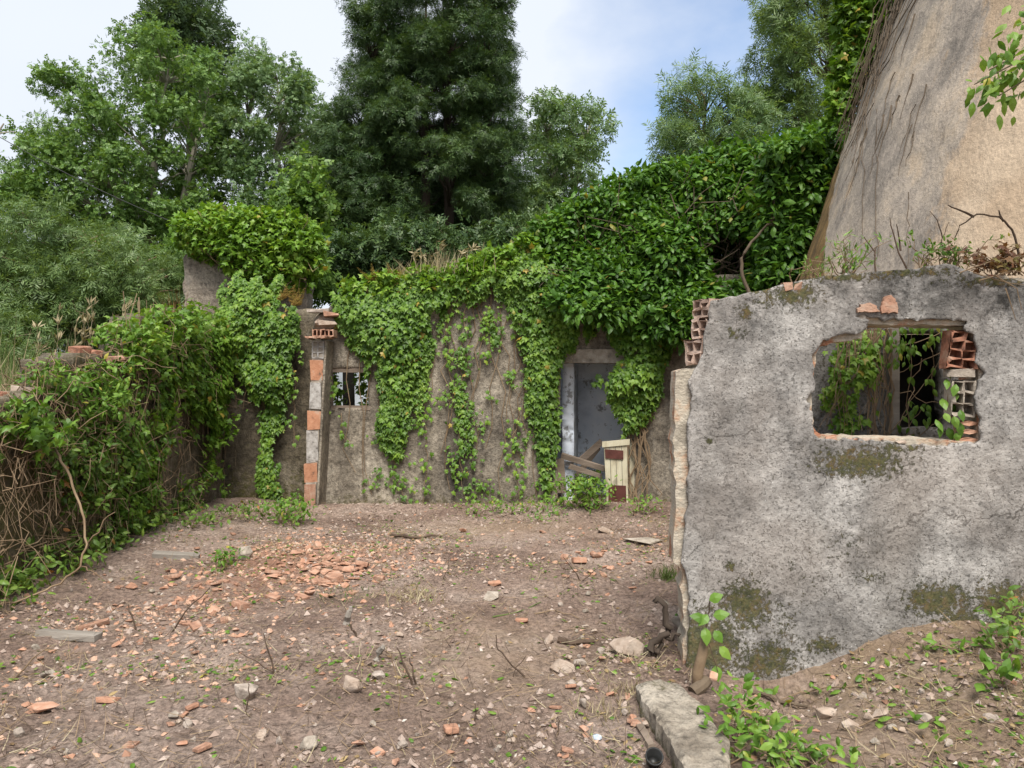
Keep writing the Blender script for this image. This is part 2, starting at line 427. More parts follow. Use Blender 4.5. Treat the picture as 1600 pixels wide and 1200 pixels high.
def mat_back_plaster(name, light, mid, dark, streak=.6):
    m, nt, b, out = new_mat(name); g = G(nt)
    base = g.ramp(g.noise(1.5, 8, 0.66), [(.38, dark), (.50, mid), (.61, light)])
    fine = g.ramp(g.noise(19, 7, 0.8), [(.38, .45), (.50, .95), (.61, 1.3)])
    c = g.mix(1.0, base, fine, 'MULTIPLY')
    st = g.ramp(g.noise(3.2, 5, .65, g.coord((1, 1, .16))), [(.46, 0.0), (.66, 1.0)])
    c = g.mix(g.math('MULTIPLY', st, streak), c, tuple(x * .55 for x in dark))
    wh = g.ramp(g.noise(5.0, 6, .7, g.coord((1, 1, .3), (5, 1, 2))), [(.58, 0.0), (.7, 1.0)])
    c = g.mix(g.math('MULTIPLY', wh, .45), c, (.44, .40, .34))
    dk = g.math('MULTIPLY', g.attr('grime'), g.ramp(g.noise(5, 6, .75, g.coord(loc=(1, 8, 4))), [(.30, 0.2), (.58, 1.0)]))
    c = g.mix(g.math('MULTIPLY', dk, .9), c, (.038, .034, .032))
    mo = g.math('ADD', g.attr('moss'), g.math('MULTIPLY', g.math('SUBTRACT', g.noise(14, 6, .75, g.coord(loc=(4, 4, 9))), .5), 1.5))
    mo = g.ramp(mo, [(.42, 0.0), (.66, 1.0)])
    mc = g.ramp(g.noise(9, 5, .7), [(.34, (.05, .055, .016)), (.66, (.12, .10, .032))])
    c = g.mix(g.math('MULTIPLY', mo, .85), c, mc)
    g.lk(c, b.inputs['Base Color'])
    g.bump(b, g.noise(24, 7, .78), 1.0, .035)
    return m
M['back_plaster'] = mat_back_plaster('brown_stucco', (.46, .405, .325), (.32, .275, .215), (.165, .14, .11))
M['left_plaster'] = mat_back_plaster('dark_brown_stucco', (.29, .245, .18), (.19, .155, .105), (.10, .08, .052))  # darker brown than the far wall stucco
M['stub_plaster'] = mat_back_plaster('pinkish_stucco', (.42, .35, .28), (.30, .245, .195), (.17, .14, .115), .4)

def mat_blue():
    m, nt, b, out = new_mat('blue_wash'); g = G(nt)
    c = g.ramp(g.noise(1.6, 6, .65), [(.36, (.46, .51, .59)), (.5, (.66, .71, .79)), (.62, (.74, .77, .82))])
    sp = g.ramp(g.noise(7, 6, .75, g.coord((1, 1, .8), (2, 6, 1))), [(.545, 0.0), (.60, 1.0)])
    c = g.mix(g.math('MULTIPLY', sp, .75), c, (.14, .13, .12))
    g.lk(c, b.inputs['Base Color']); g.bump(b, g.noise(20, 6, .7), .5, .012); return m
M['blue'] = mat_blue()

def mat_brickcore():
    m, nt, b, out = new_mat('broken_brickwork'); g = G(nt)
    f = g.noise(5, 6, .7)
    c = g.ramp(f, [(.34, (.34, .30, .24)), (.47, (.52, .46, .37)), (.55, (.48, .36, .26)), (.62, (.42, .19, .11)), (.74, (.32, .12, .065))])
    w = nt.nodes.new('ShaderNodeTexWave'); w.bands_direction = 'Z'; w.inputs['Scale'].default_value = 16; w.inputs['Distortion'].default_value = 4.0
    g.lk(g.coord(), w.inputs['Vector'])
    c = g.mix(.16, c, g.mix(1.0, c, w.outputs['Color'], 'MULTIPLY'))
    g.lk(c, b.inputs['Base Color']); g.bump(b, g.noise(24, 6, .72), .9, .025); return m
M['core'] = mat_brickcore()

def mat_tower():
    m, nt, b, out = new_mat('tower_render'); g = G(nt)
    beige = g.ramp(g.noise(.9, 6, .6), [(.38, (.34, .25, .168)), (.5, (.42, .313, .216)), (.62, (.47, .365, .262))])
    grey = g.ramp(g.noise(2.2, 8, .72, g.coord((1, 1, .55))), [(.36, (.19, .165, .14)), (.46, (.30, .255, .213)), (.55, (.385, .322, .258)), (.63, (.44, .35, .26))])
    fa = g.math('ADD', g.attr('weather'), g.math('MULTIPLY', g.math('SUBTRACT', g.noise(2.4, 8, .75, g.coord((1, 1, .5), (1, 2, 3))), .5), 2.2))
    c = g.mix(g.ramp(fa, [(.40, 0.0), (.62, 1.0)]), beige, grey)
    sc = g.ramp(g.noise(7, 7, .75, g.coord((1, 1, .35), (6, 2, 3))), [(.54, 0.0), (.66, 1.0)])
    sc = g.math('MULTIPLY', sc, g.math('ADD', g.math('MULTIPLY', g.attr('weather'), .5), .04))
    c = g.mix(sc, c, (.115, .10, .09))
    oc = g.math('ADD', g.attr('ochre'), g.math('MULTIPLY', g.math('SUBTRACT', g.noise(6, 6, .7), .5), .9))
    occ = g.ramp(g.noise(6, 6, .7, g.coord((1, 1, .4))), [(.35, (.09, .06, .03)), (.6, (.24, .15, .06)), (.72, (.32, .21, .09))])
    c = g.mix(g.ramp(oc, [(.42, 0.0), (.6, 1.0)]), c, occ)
    fine = g.ramp(g.noise(30, 5, .7), [(.3, .8), (.6, 1.07)])
    c = g.mix(1.0, c, fine, 'MULTIPLY')
    g.lk(c, b.inputs['Base Color'])
    h = g.math('ADD', g.noise(5, 7, .68, g.coord((1, 1, .6))), g.math('MULTIPLY', g.noise(34, 5, .7), .25))
    g.bump(b, h, .6, .05); return m
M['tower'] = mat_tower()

def mat_soil():
    m, nt, b, out = new_mat('courtyard_soil'); g = G(nt)
    c = g.ramp(g.noise(.8, 7, .66), [(.38, (.22, .15, .118)), (.50, (.33, .238, .19)), (.62, (.425, .328, .272))])
    sp = g.ramp(g.noise(32, 8, .82), [(.38, .4), (.50, .95), (.61, 1.45)])
    c = g.mix(1.0, c, sp, 'MULTIPLY')
    sandy = g.math('MULTIPLY', g.attr('sand'), g.ramp(g.noise(5, 6, .7), [(.3, .3), (.6, 1.0)]))
    c = g.mix(g.math('MULTIPLY', sandy, .7), c, (.37, .265, .165))
    org = g.math('ADD', g.attr('brickdust'), g.math('MULTIPLY', g.math('SUBTRACT', g.noise(12, 6, .75), .5), 1.4))
    c = g.mix(g.math('MULTIPLY', g.ramp(org, [(.45, 0.0), (.75, 1.0)]), .55), c, (.42, .20, .12))
    peb = g.ramp(g.vor(60), [(.10, 1.0), (.17, 0.0)])
    pm = g.ramp(g.noise(9, 4, .6, g.coord(loc=(4, 2, 0))), [(.46, 0.0), (.58, 1.0)])
    c = g.mix(g.math('MULTIPLY', g.math('MULTIPLY', peb, pm), .7), c, (.42, .36, .31))
    dp = g.ramp(g.noise(2.2, 5, .7, g.coord(loc=(8, 3, 0))), [(.54, 0.0), (.70, 1.0)])
    c = g.mix(g.math('MULTIPLY', dp, .45), c, (.12, .084, .063))
    gr = g.attr('turf')
    c = g.mix(gr, c, (.07, .085, .03))
    g.lk(c, b.inputs['Base Color'])
    h = g.math('ADD', g.noise(20, 8, .8), g.math('MULTIPLY', g.math('MULTIPLY', peb, pm), .2))
    g.bump(b, h, 1.0, .05); return m
M['soil'] = mat_soil()

# ------------------------------------------------------------------ ground
def gz(x, y):
    x = np.asarray(x, float); y = np.asarray(y, float)
    z = (n2(x, y, 1.6, 3, 3) - .5) * .13 + (n2(x, y, .32, 4, 4, .55) - .5) * .075 + (n2(x, y, .075, 5, 3, .6) - .5) * .042
    # dip and mound in front of the pierced wall
    mound = sstep(1.4, 2.65, x) * (1 - sstep(4.9, 5.6, y))
    z = z + mound * .24
    z = z - .17 * np.exp(-((x - 1.45) / .42) ** 2 - ((y - 4.25) / .42) ** 2)
    z = z + .10 * sstep(-2.7, -3.7, x) * (1 - sstep(10.2, 10.8, y))
    # heap along the foot of the far wall, and the brick heap
    z = z + .07 * np.exp(-((y - 9.9) / .35) ** 2) * sstep(-3.6, -2.8, x) * (1 - sstep(2.2, 2.6, x))
    z = z + .10 * np.exp(-((x + 1.7) / .9) ** 2 - ((y - 7.0) / .5) ** 2)
    # bank beyond the walls
    z = z + 1.25 * sstep(-3.95, -4.5, x) * sstep(2, 4, y)
    room = sstep(-3.0, -2.9, x)
    z = z + 1.3 * sstep(10.75, 11.2, y) * (1 - room) * (1 - sstep(-3.95, -4.5, x) * sstep(2, 4, y))
    z = z + 1.3 * sstep(13.0, 14.0, y) * room * (1 - sstep(-3.95, -4.5, x))
    return z
def axis(segs):
    out = []
    for a, b, st in segs:
        n = max(1, int(round((b - a) / st))); out += list(a + (b - a) * np.arange(n) / n)
    return np.array(out + [segs[-1][1]])
gx = axis([(-400, -40, 40), (-40, -8, 3), (-8, -4.6, .3), (-4.6, -3.5, .08), (-3.5, 3.2, .028), (3.2, 6, .15), (6, 40, 3), (40, 400, 40)])
gy = axis([(-60, 0, 10), (0, 2.4, .2), (2.4, 7.0, .028), (7.0, 10.8, .045), (10.8, 14.5, .25), (14.5, 60, 4), (60, 900, 60)])
GX, GY = np.meshgrid(gx, gy, indexing='ij')
GZ = gz(GX, GY)
mb = MB()
ii = np.arange(GX.size).reshape(GX.shape)
mb.add(np.stack([GX, GY, GZ], -1).reshape(-1, 3), np.stack([ii[:-1, :-1], ii[1:, :-1], ii[1:, 1:], ii[:-1, 1:]], -1).reshape(-1, 4))
X, Y_ = GX.ravel(), GY.ravel()
brick_a = np.exp(-((X + 1.75) / 1.2) ** 2 - ((Y_ - 7.2) / .9) ** 2) + .7 * np.exp(-((X + 2.2) / .9) ** 2 - ((Y_ - 5.6) / 1.3) ** 2) + .5 * np.exp(-((X - .8) / .7) ** 2 - ((Y_ - 7.8) / .7) ** 2)
sand_a = np.clip(sstep(1.0, 1.9, X) * (1 - sstep(4.6, 5, Y_)) + .8 * np.exp(-((X + .1) / .9) ** 2 - ((Y_ - 8.6) / .45) ** 2) + .6 * np.exp(-((X + .1) / .6) ** 2 - ((Y_ - 4.6) / .8) ** 2), 0, 1)
turf_a = np.clip(sstep(-3.9, -4.4, X) + sstep(13.2, 14, Y_) + sstep(10.9, 11.2, Y_) * (X < -2.9), 0, 1)
ground = mb.build('ground', M['soil'], attrs={'brickdust': np.clip(brick_a, 0, 1) * .75, 'sand': sand_a, 'turf': turf_a}, smooth=True)
tag(ground, kind='structure')

# ------------------------------------------------------------------ leaves
def tmpl(outline, mid, faces=None):
    """leaf outline fanned round a raised midrib point"""
    V = np.array([mid] + outline, float); n = len(outline)
    Fq = np.array([[0, i + 1, (i + 1) % n + 1] for i in range(n)])
    return V, Fq
T_IVY = tmpl([(0, -.02, 0), (.20, -.12, -.05), (.42, -.02, -.08), (.31, .19, -.02), (.50, .46, -.08), (.20, .52, -.02), (0, 1.0, -.10),
              (-.20, .52, -.02), (-.50, .46, -.08), (-.31, .19, -.02), (-.42, -.02, -.08), (-.20, -.12, -.05)], (0, .30, .06))
T_OVAL = tmpl([(0, 0, 0), (.22, .22, -.04), (.27, .50, -.05), (.15, .80, -.07), (0, 1.05, -.14), (-.15, .80, -.07), (-.27, .50, -.05), (-.22, .22, -.04)], (0, .45, .05))
T_LANCE = (np.array([(0, 0, 0), (.10, .4, -.02), (0, 1, -.12), (-.10, .4, -.02)], float), np.array([[0, 1, 2], [0, 2, 3]]))
T_DIAM = (np.array([(0, 0, 0), (.30, .45, -.05), (0, 1, -.06), (-.30, .45, -.05), (0, .45, .05)], float), np.array([[0, 1, 4], [1, 2, 4], [2, 3, 4], [3, 0, 4]]))
T_BLADE = (np.array([(-.5, 0, 0), (.5, 0, 0), (.38, .5, .04), (-.38, .5, .04), (0, 1, .22)], float), np.array([[0, 1, 2], [0, 2, 3], [3, 2, 4]]))
def spray(k=6, seed=1, w=.085, L_=.42, V0=None):
    """one leafy twig: k narrow leaves along a stalk; one island-sized piece of fine foliage"""
    r = np.random.default_rng(seed); Vs = []; Fs = []; n = 0
    for i in range(k):
        t = (i + .5) / k; a = (1 if i % 2 else -1) * r.uniform(.5, 1.1); l = L_ * r.uniform(.7, 1.15)
        d = np.array([math.sin(a), math.cos(a), r.uniform(-.35, .25)]); p = np.array([0, t * .85, .10 * math.sin(t * 3)])
        s_ = np.array([d[1], -d[0], 0]) * w
        Vs.append(np.array([p, p + d * l * .45 + s_, p + d * l, p + d * l * .45 - s_])); Fs.append(np.array([[0, 1, 2], [0, 2, 3]]) + n); n += 4
    return np.concatenate(Vs), np.concatenate(Fs)
T_SPRAY = spray(7, 3); T_SPRAY2 = spray(9, 5, .05, .5); T_BROAD = spray(5, 8, .16, .5)

def norm(v): return v / (np.linalg.norm(v, axis=-1, keepdims=True) + 1e-9)
def leaves(mb, T, pos, tip, nrm, size, wid=None):
    pos = np.asarray(pos); tip = norm(np.asarray(tip)); nrm = norm(nrm - (nrm * tip).sum(-1, keepdims=True) * tip)
    side = np.cross(tip, nrm); V, Fc = T
    size = np.broadcast_to(np.asarray(size, float), (len(pos),)); w = size if wid is None else np.broadcast_to(np.asarray(wid, float), (len(pos),))
    W = pos[:, None] + V[None, :, 0:1] * side[:, None] * w[:, None, None] + V[None, :, 1:2] * tip[:, None] * size[:, None, None] + V[None, :, 2:3] * nrm[:, None] * size[:, None, None]
    k = len(V)
    mb.add(W.reshape(-1, 3), (Fc[None] + (np.arange(len(pos)) * k)[:, None, None]).reshape(-1, Fc.shape[1]))
def rdir(n): return norm(rng.normal(size=(n, 3)))

def wall_ivy(mb, pl, poly, dens, size, depth=.16, hug=.02, seed=0, thin=0.0, edge=.12, sag=.0):
    """ivy growing on a wall face: leaves shingle downward and look outward; thickness drifts, edges thin out"""
    n = int(area(poly) * dens); q = sample_poly(poly, n)
    d, _, _ = pdist(poly, q[:, 0], q[:, 1])
    k = n2(q[:, 0], q[:, 1], .28, seed, 3)
    tail = n2(q[:, 0] * 1.0, q[:, 1] * .22, .13, seed + 50, 3); hole_ = n2(q[:, 0], q[:, 1], .22, seed + 90, 3)
    de = d - np.clip(tail - .44, 0, 1) * .8
    keep = (rng.random(len(q)) < np.clip(de / edge + .25, 0, 1) * np.clip((k - thin) * 6, .0, 1)) & (hole_ < .66 + .1 * rng.random(len(q)))
    q = q[keep]; d = d[keep]; k = k[keep]; n = len(q)
    bul = (np.clip(d / .5, 0, 1) ** .6) * (.35 + 1.1 * k)
    out = hug + depth * bul * rng.uniform(.35, 1.0, n)
    pos = pl.w(q[:, 0], q[:, 1] - sag * rng.random(n), out)
    D, N = pl.dirs()
    tip = np.array([0, 0, -1.0]) + N * rng.uniform(0, .9, (n, 1)) + D * rng.normal(0, .55, (n, 1)) + np.array([0, 0, .35]) * rng.random((n, 1))
    nr = N * 1.0 + np.array([0, 0, .75]) + rng.normal(0, .38, (n, 3))
    leaves(mb, T_IVY, pos, tip, nr, (.42 + .85 * rng.random(n) ** 1.4) * size)
def strand(ml, ms, pl, pts, dens, size, spread=.05, out=.03, r=.006):
    """a hanging ivy stem with leaves along it, pts in wall (u,v)"""
    pts = np.array(pts, float); seg = np.linalg.norm(np.diff(pts, axis=0), axis=1); tot = seg.sum()
    m = max(3, int(tot / .08)); s = np.linspace(0, tot, m); cs = np.concatenate([[0], np.cumsum(seg)])
    u = np.interp(s, cs, pts[:, 0]) + rng.normal(0, .012, m); v = np.interp(s, cs, pts[:, 1])
    ms.tube(pl.w(u, v, out * .6 + rng.random(m) * .01), r, r * .6, 5)
    n = int(tot * dens); s = rng.uniform(0, tot, n); s.sort()
    uu = np.interp(s, cs, pts[:, 0]) + rng.normal(0, spread, n); vv = np.interp(s, cs, pts[:, 1]) + rng.normal(0, spread, n)
    D, N = pl.dirs(); pos = pl.w(uu, vv, out + rng.random(n) * .05)
    tip = np.array([0, 0, -1.0]) + N * rng.uniform(0, .8, (n, 1)) + D * rng.normal(0, .6, (n, 1))
    leaves(ml, T_IVY, pos, tip, N + np.array([0, 0, .6]) + rng.normal(0, .4, (n, 3)), rng.uniform(.5, 1.1, n) * size)
def clump(mb, T, c, rad, n, size, up=.5, shell=.55, squash=.8, out_tip=.6):
    """a round spray of leaves about a point, denser at its outside"""
    d = rdir(n); rr = shell + (1 - shell) * rng.random((n, 1)) ** .6
    pos = c + d * rr * np.asarray(rad) * np.array([1, 1, squash])
    tip = d * out_tip + rng.normal(0, .5, (n, 3)) + np.array([0, 0, -.25])
    nr = d * .8 + np.array([0, 0, up]) + rng.normal(0, .45, (n, 3))
    leaves(mb, T, pos, tip, nr, rng.uniform(.6, 1.15, n) * size)
def curve(a, b, sag=0.0, wob=.05, n=8, lift=0.0):
    a = np.asarray(a, float); b = np.asarray(b, float); t = np.linspace(0, 1, n)[:, None]
    w = rng.normal(0, wob, (n, 3)) * np.sin(t * np.pi)
    return a + (b - a) * t + w + np.array([0, 0, 1.0]) * np.sin(t * np.pi) * (lift - sag)

# ------------------------------------------------------------------ trees
def tree(name, label, cat, Y, outline, trunks, leafmat, bark, T, size, n_clump, per, crad, thick, group=None, base_z=1.2, seed=0, up=.5, squash=.75, limb_r=.05, edge_bias=.5, drop=.3, gaps=None):
    """crown filled with leaf sprays inside an outline (photo pixels, turned to metres at depth Y) and as deep as it is wide;
       every spray sits on a branch that leaves one of the trunks"""
    global rng
    keep = rng; rng = np.random.default_rng(seed + 100)
    poly = np.array([P(px, py, Y)[[0, 2]] for px, py in outline])
    tr = [[P(px, py, Y) for px, py in t] for t in trunks]
    root_xy = tr[0][0]
    root = thing(name, label, cat, (float(root_xy[0]), Y, base_z), group)
    ml, mt = MB(), MB()
    lines = []
    for t in tr:
        t = [np.array([q[0], Y + rng.normal(0, .25), q[2]]) for q in t]
        t[0][2] = base_z - .15
        pts = np.concatenate([curve(t[i], t[i + 1], 0, .06, 6)[:-1] for i in range(len(t) - 1)] + [np.array([t[-1]])])
        mt.tube(pts, .035 * (pts[-1, 2] - base_z) ** .75 * (limb_r / .05), .02, 7); lines.append(pts)
    allp = np.concatenate(lines)
    q = sample_poly(poly, n_clump * 3); d, _, _ = pdist(poly, q[:, 0], q[:, 1])
    q = q[d > crad * .55]; d = d[d > crad * .55]
    q = q[:n_clump]; d = d[:n_clump]
    w = np.clip(d / (np.percentile(d, 97) + 1e-6), 0, 1)
    dep = thick * np.sqrt(np.clip(1 - (1 - w) ** 2, .03, 1))
    s_ = rng.uniform(-1, 1, len(q)); s_ = np.sign(s_) * np.abs(s_) ** edge_bias
    yy = Y + dep * s_
    for i in range(len(q)):
        c = np.array([q[i, 0], yy[i], q[i, 1]])
        if gaps and yy[i] < Y + .35 and any(pip(gq, np.array([800 + F * c[0] / c[1]]), np.array([600 - F * (c[2] - CAMZ) / c[1]]))[0] for gq in gaps): continue
        r_ = crad * rng.uniform(.6, 1.25)
        clump(ml, T, c, r_, int(per * rng.uniform(.6, 1.3)), size, up, .25, squash)
        ok = allp[allp[:, 2] < c[2] - .1]
        if len(ok) == 0: ok = allp[:2]
        j = np.argmin(np.linalg.norm((ok - c) * np.array([1, 1, .8]), axis=1) + np.abs(ok[:, 2] - (c[2] - drop * np.linalg.norm(ok[:, :2] - c[:2], axis=1) - .3)) * .7)
        L_ = np.linalg.norm(ok[j] - c)
        mt.tube(curve(ok[j], c, 0, .05 * L_ / 2, 6, .08 * L_), min(.06, .012 * L_ + .012) * (limb_r / .05), .006, 5)
    put(mt, 'trunk', bark, root); put(ml, 'crown', leafmat, root)
    rng = keep
    return root

tree('poplar_tree', 'broad mid green poplar with pale inner limbs, rising highest of the paired poplars', 'tree', 24,
     [(60,400),(20,330),(45,250),(90,190),(70,110),(120,95),(150,150),(190,60),(215,40),(235,75),(250,55),(300,50),(350,70),(360,150),(350,260),(370,330),(330,400),(200,420)],
     [[(240,480),(250,300),(262,90)],[(238,480),(190,300),(150,180)],[(242,480),(300,280),(320,150)]], M['poplar'], M['pale_bark'], T_BROAD, .18, 330, 105, .46, 2.2, 'poplars behind the ruin', seed=1)
tree('poplar_tree', 'lighter rounded poplar beside the dark wattle, above the ivy capped wall stub', 'tree', 25,
     [(350,400),(360,300),(345,180),(365,100),(400,70),(440,95),(470,100),(500,140),(512,190),(490,240),(505,300),(480,360),(470,420)],
     [[(425,480),(428,300),(430,120)],[(424,480),(390,300),(385,180)]], M['pale'], M['pale_bark'], T_BROAD, .18, 150, 105, .46, 1.7, 'poplars behind the ruin', seed=2)
tree('poplar_tree', 'thin poplar cut by the photo edge with loose airy twigs', 'tree', 22,
     [(-120,420),(-60,250),(-30,170),(10,165),(22,200),(0,240),(60,280),(60,330),(30,420)],
     [[(-60,480),(-40,300),(0,190)]], M['poplar'], M['pale_bark'], T_BROAD, .22, 60, 60, .45, 1.6, 'poplars behind the ruin', seed=3)
tree('cypress_tree', 'dark narrow conifer top showing above the poplars', 'tree', 34,
     [(235,200),(228,60),(250,10),(280,-90),(300,-120),(330,-30),(358,20),(345,70),(350,200)],
     [[(295,460),(296,200),(296,-80)]], M['far'], M['dark_bark'], T_SPRAY, .5, 110, 60, .8, 2.0, seed=4)
tree('wattle_tree', 'tall dense dark green wattle with bare dark trunks inside', 'tree', 18,
     [(500,430),(490,350),(475,260),(480,215),(530,170),(560,100),(545,60),(562,20),(585,-40),(640,-90),(740,-90),(800,-30),(805,50),(820,70),(810,140),(822,220),(830,280),(815,350),(800,430)],
     [[(664,480),(663,250),(662,-20)],[(698,480),(696,250),(705,-30)],[(600,480),(598,300),(590,60)],[(770,480),(765,300),(770,30)]], M['acacia'], M['dark_bark'], T_SPRAY2, .17, 600, 165, .37, 2.0, seed=5, squash=.45, up=.9, gaps=[[(652,420),(648,300),(655,150),(672,150),(676,300),(672,420)],[(686,430),(684,300),(690,180),(706,180),(706,300),(712,430)],[(600,430),(580,360),(620,330),(650,430)],[(712,420),(720,330),(790,330),(800,400)]])
tree('laurel_tree', 'dark dense evergreen closing the view behind the wattle trunks', 'tree', 22, [(470,440),(500,300),(560,250),(640,230),(720,230),(800,260),(840,320),(840,440)], [[(650,480),(650,380),(650,260)]], M['far'], M['dark_bark'], T_SPRAY, .26, 300, 80, .5, 1.2, seed=12)
tree('young_tree', 'pale open tree between the dark wattle and the patch of blue sky', 'tree', 21,
     [(800,380),(815,250),(815,150),(850,120),(880,150),(905,170),(930,130),(950,150),(935,190),(985,180),(960,210),(930,235),(950,280),(925,330),(900,380)],
     [[(865,470),(868,300),(850,170)],[(866,470),(895,300),(925,170)]], M['pale'], M['pale_bark'], T_SPRAY, .27, 95, 60, .42, 1.3, seed=6, squash=.65)
tree('lime_tree', 'yellowish green sapling between the ivy stub and the dark wattle', 'tree', 16,
     [(430,430),(440,330),(460,260),(490,235),(520,290),(530,360),(520,430)],
     [[(488,470),(488,340),(488,260)]], M['lime'], M['pale_bark'], T_BROAD, .22, 60, 55, .38, .9, seed=7)
tree('eucalyptus_tree', 'tall blue green eucalyptus with slender leaves against the tower', 'tree', 15,
     [(1180,260),(1160,170),(1150,110),(1175,70),(1158,35),(1190,-20),(1250,-70),(1330,-80),(1360,-20),(1320,60),(1320,150),(1310,260)],
     [[(1270,470),(1262,200),(1240,0)],[(1268,470),(1290,150),(1300,-20)]], M['wattle'], M['bark'], T_SPRAY2, .22, 120, 46, .32, 1.2, seed=8, squash=.7)
tree('eucalyptus_tree', 'shorter feathery pale eucalyptus above the leafy mound', 'tree', 14,
     [(1010,290),(1030,230),(1015,200),(1050,150),(1035,130),(1075,100),(1110,95),(1130,140),(1175,150),(1200,210),(1195,290)],
     [[(1110,470),(1108,300),(1100,150)]], M['pale'], M['bark'], T_SPRAY2, .20, 85, 46, .30, 1.0, seed=9, squash=.7)
tree('mimosa_bush', 'feathery blue green mimosa bush behind the tumbled low wall', 'bush', 12,
     [(-80,560),(-60,380),(-20,330),(40,345),(80,320),(130,312),(165,340),(180,375),(225,370),(265,385),(285,430),(275,500),(230,540),(100,560)],
     [[(120,600),(120,480),(120,370)],[(118,600),(40,480),(20,380)],[(122,600),(200,480),(215,400)]], M['wattle'], M['stem'], T_SPRAY2, .17, 330, 60, .30, 1.3, seed=10, squash=.65)

# ------------------------------------------------------------------ walls of the ruin
zero = lambda u, v: np.zeros_like(u)
def spots(pl, lst, soft=1.0):
    cs = [(pl.at(x, y), pl.at(x + rx, y), pl.at(x, y + ry), a) for x, y, rx, ry, a in lst]
    def f(u, v):
        s = np.zeros_like(u)
        for c, cx, cy, a in cs:
            ru = abs(cx[0] - c[0]); rv = abs(cy[1] - c[1])
            s = np.maximum(s, a * np.exp(-((u - c[0]) / ru) ** 2 - ((v - c[1]) / rv) ** 2))
        return s
    return f

BW = Plane((-3.0, 10.3), (3.6, 10.3))          # face of the far wall
bw_out = rough(BW.poly([(500,830),(500,575),(505,500),(530,452),(600,440),(700,436),(800,430),(900,430),(1080,430),(1220,430),(1220,830)]), .12, .012, 3)
door_h = rough(BW.poly([(868,850),(872,690),(878,566),(985,566),(988,690),(990,850)]), .2, .008, 4)
win_h = BW.poly([(511,637),(512,576),(574,574),(576,638)])
root = thing('ruined_wall', 'long brown stucco wall with doorway and small window, half hidden by ivy', 'wall', (0, 10.3, 0))
mb, at = grid_wall(BW, bw_out, [door_h, win_h], .035, .24, .016, 21, attr={
    'grime': spots(BW, [(715,735,30,60,1.1), (770,690,40,60,.6), (735,620,25,80,.5), (1050,700,25,120,.8), (640,690,30,30,.4), (520,640,40,15,.4)]),
    'moss': lambda u, v: np.clip(.5 * np.exp(-(v / .22) ** 2) + .45 * np.exp(-((v - 2.95) / .25) ** 2), 0, 1)})
put(mb, 'stucco', M['back_plaster'], root, attrs=at, smooth=True)
# concrete lintel over the doorway
mb = MB(); a = BW.at(896, 547); b_ = BW.at(990, 566)
mb.box((*(BW.w((a[0] + b_[0]) / 2, (a[1] + b_[1]) / 2, -.09)),), ((b_[0] - a[0]) / 2, .115, (a[1] - b_[1]) / 2 + .012), jit=.006)
put(mb, 'lintel', M['concrete'], root)
# window frame
fr = thing('window_frame', None, None); fr.parent = root; fr.location = (0, 0, 0)
for nm, (x0, y0, x1, y1) in {'jamb': (509, 580, 518, 637), 'head': (509, 574, 577, 582), 'sill': (508, 634, 578, 641)}.items():
    mb = MB(); a = BW.at(x0, y0); b_ = BW.at(x1, y1); c = BW.w((a[0] + b_[0]) / 2, (a[1] + b_[1]) / 2, -.06)
    mb.box(c - np.array(root.location), (abs(b_[0] - a[0]) / 2, .05, abs(a[1] - b_[1]) / 2), jit=.003)
    mb.build(nm, M['timber'], fr)
fr.location = (0, 0, 0)
# door frame post at the right of the doorway
mb = MB(); a = BW.at(984, 690); b_ = BW.at(991, 805)
c = BW.w((a[0] + b_[0]) / 2, (a[1] + b_[1]) / 2, -.05); mb.box(c, (.03, .06, abs(a[1] - b_[1]) / 2), jit=.004)
put(mb, 'door_post', M['white_paint'], root)

# rooms behind: blue washed walls, open to the sky
IW = Plane((-3.0, 11.35), (3.2, 11.35))
iw = rough([(3.0, -.1), (6.2, -.1), (6.2, 2.5), (4.4, 2.65), (3.0, 2.5)], .15, .012, 6)
mb, at = grid_wall(IW, iw, [], .06, .2, .012, 33, attr={'grime': zero, 'moss': zero})
tag(mb.build('inner_wall', M['blue'], attrs=at, smooth=True), 'dim blue washed inner wall seen through the doorway', 'wall')
PW = Plane((.80, 11.32), (.68, 10.56))
mb, at = grid_wall(PW, rough([(0, -.1), (.75, -.1), (.75, 2.5), (0, 2.55)], .2, .008, 7), [], .06, .16, .01, 34, attr={'grime': zero, 'moss': zero})
tag(mb.build('partition_wall', M['blue'], attrs=at, smooth=True), 'blue partition meeting the inner wall at the doorway corner', 'wall')
WW = Plane((-3.4, 12.5), (-1.2, 12.5))
mb, at = grid_wall(WW, rough([(0, -.1), (2.2, -.1), (2.2, 2.0), (0, 2.1)], .2, .01, 17), [], .06, .1, .01, 35, attr={'grime': zero, 'moss': zero})
tag(mb.build('whitewashed_wall', plain_mat('whitewash', ((.42, .47, .53), (.60, .64, .69)), 2, .4, 40), smooth=True), 'bright whitewashed wall glimpsed through the small window', 'wall')
mb = MB(); a = P(545, 600, 11.2); mb.box((a[0], 11.2, 1.3), (.075, .06, 1.3), jit=.03)
tag(mb.build('timber_post', M['dark']), 'blackened timber post standing behind the small window', 'post')

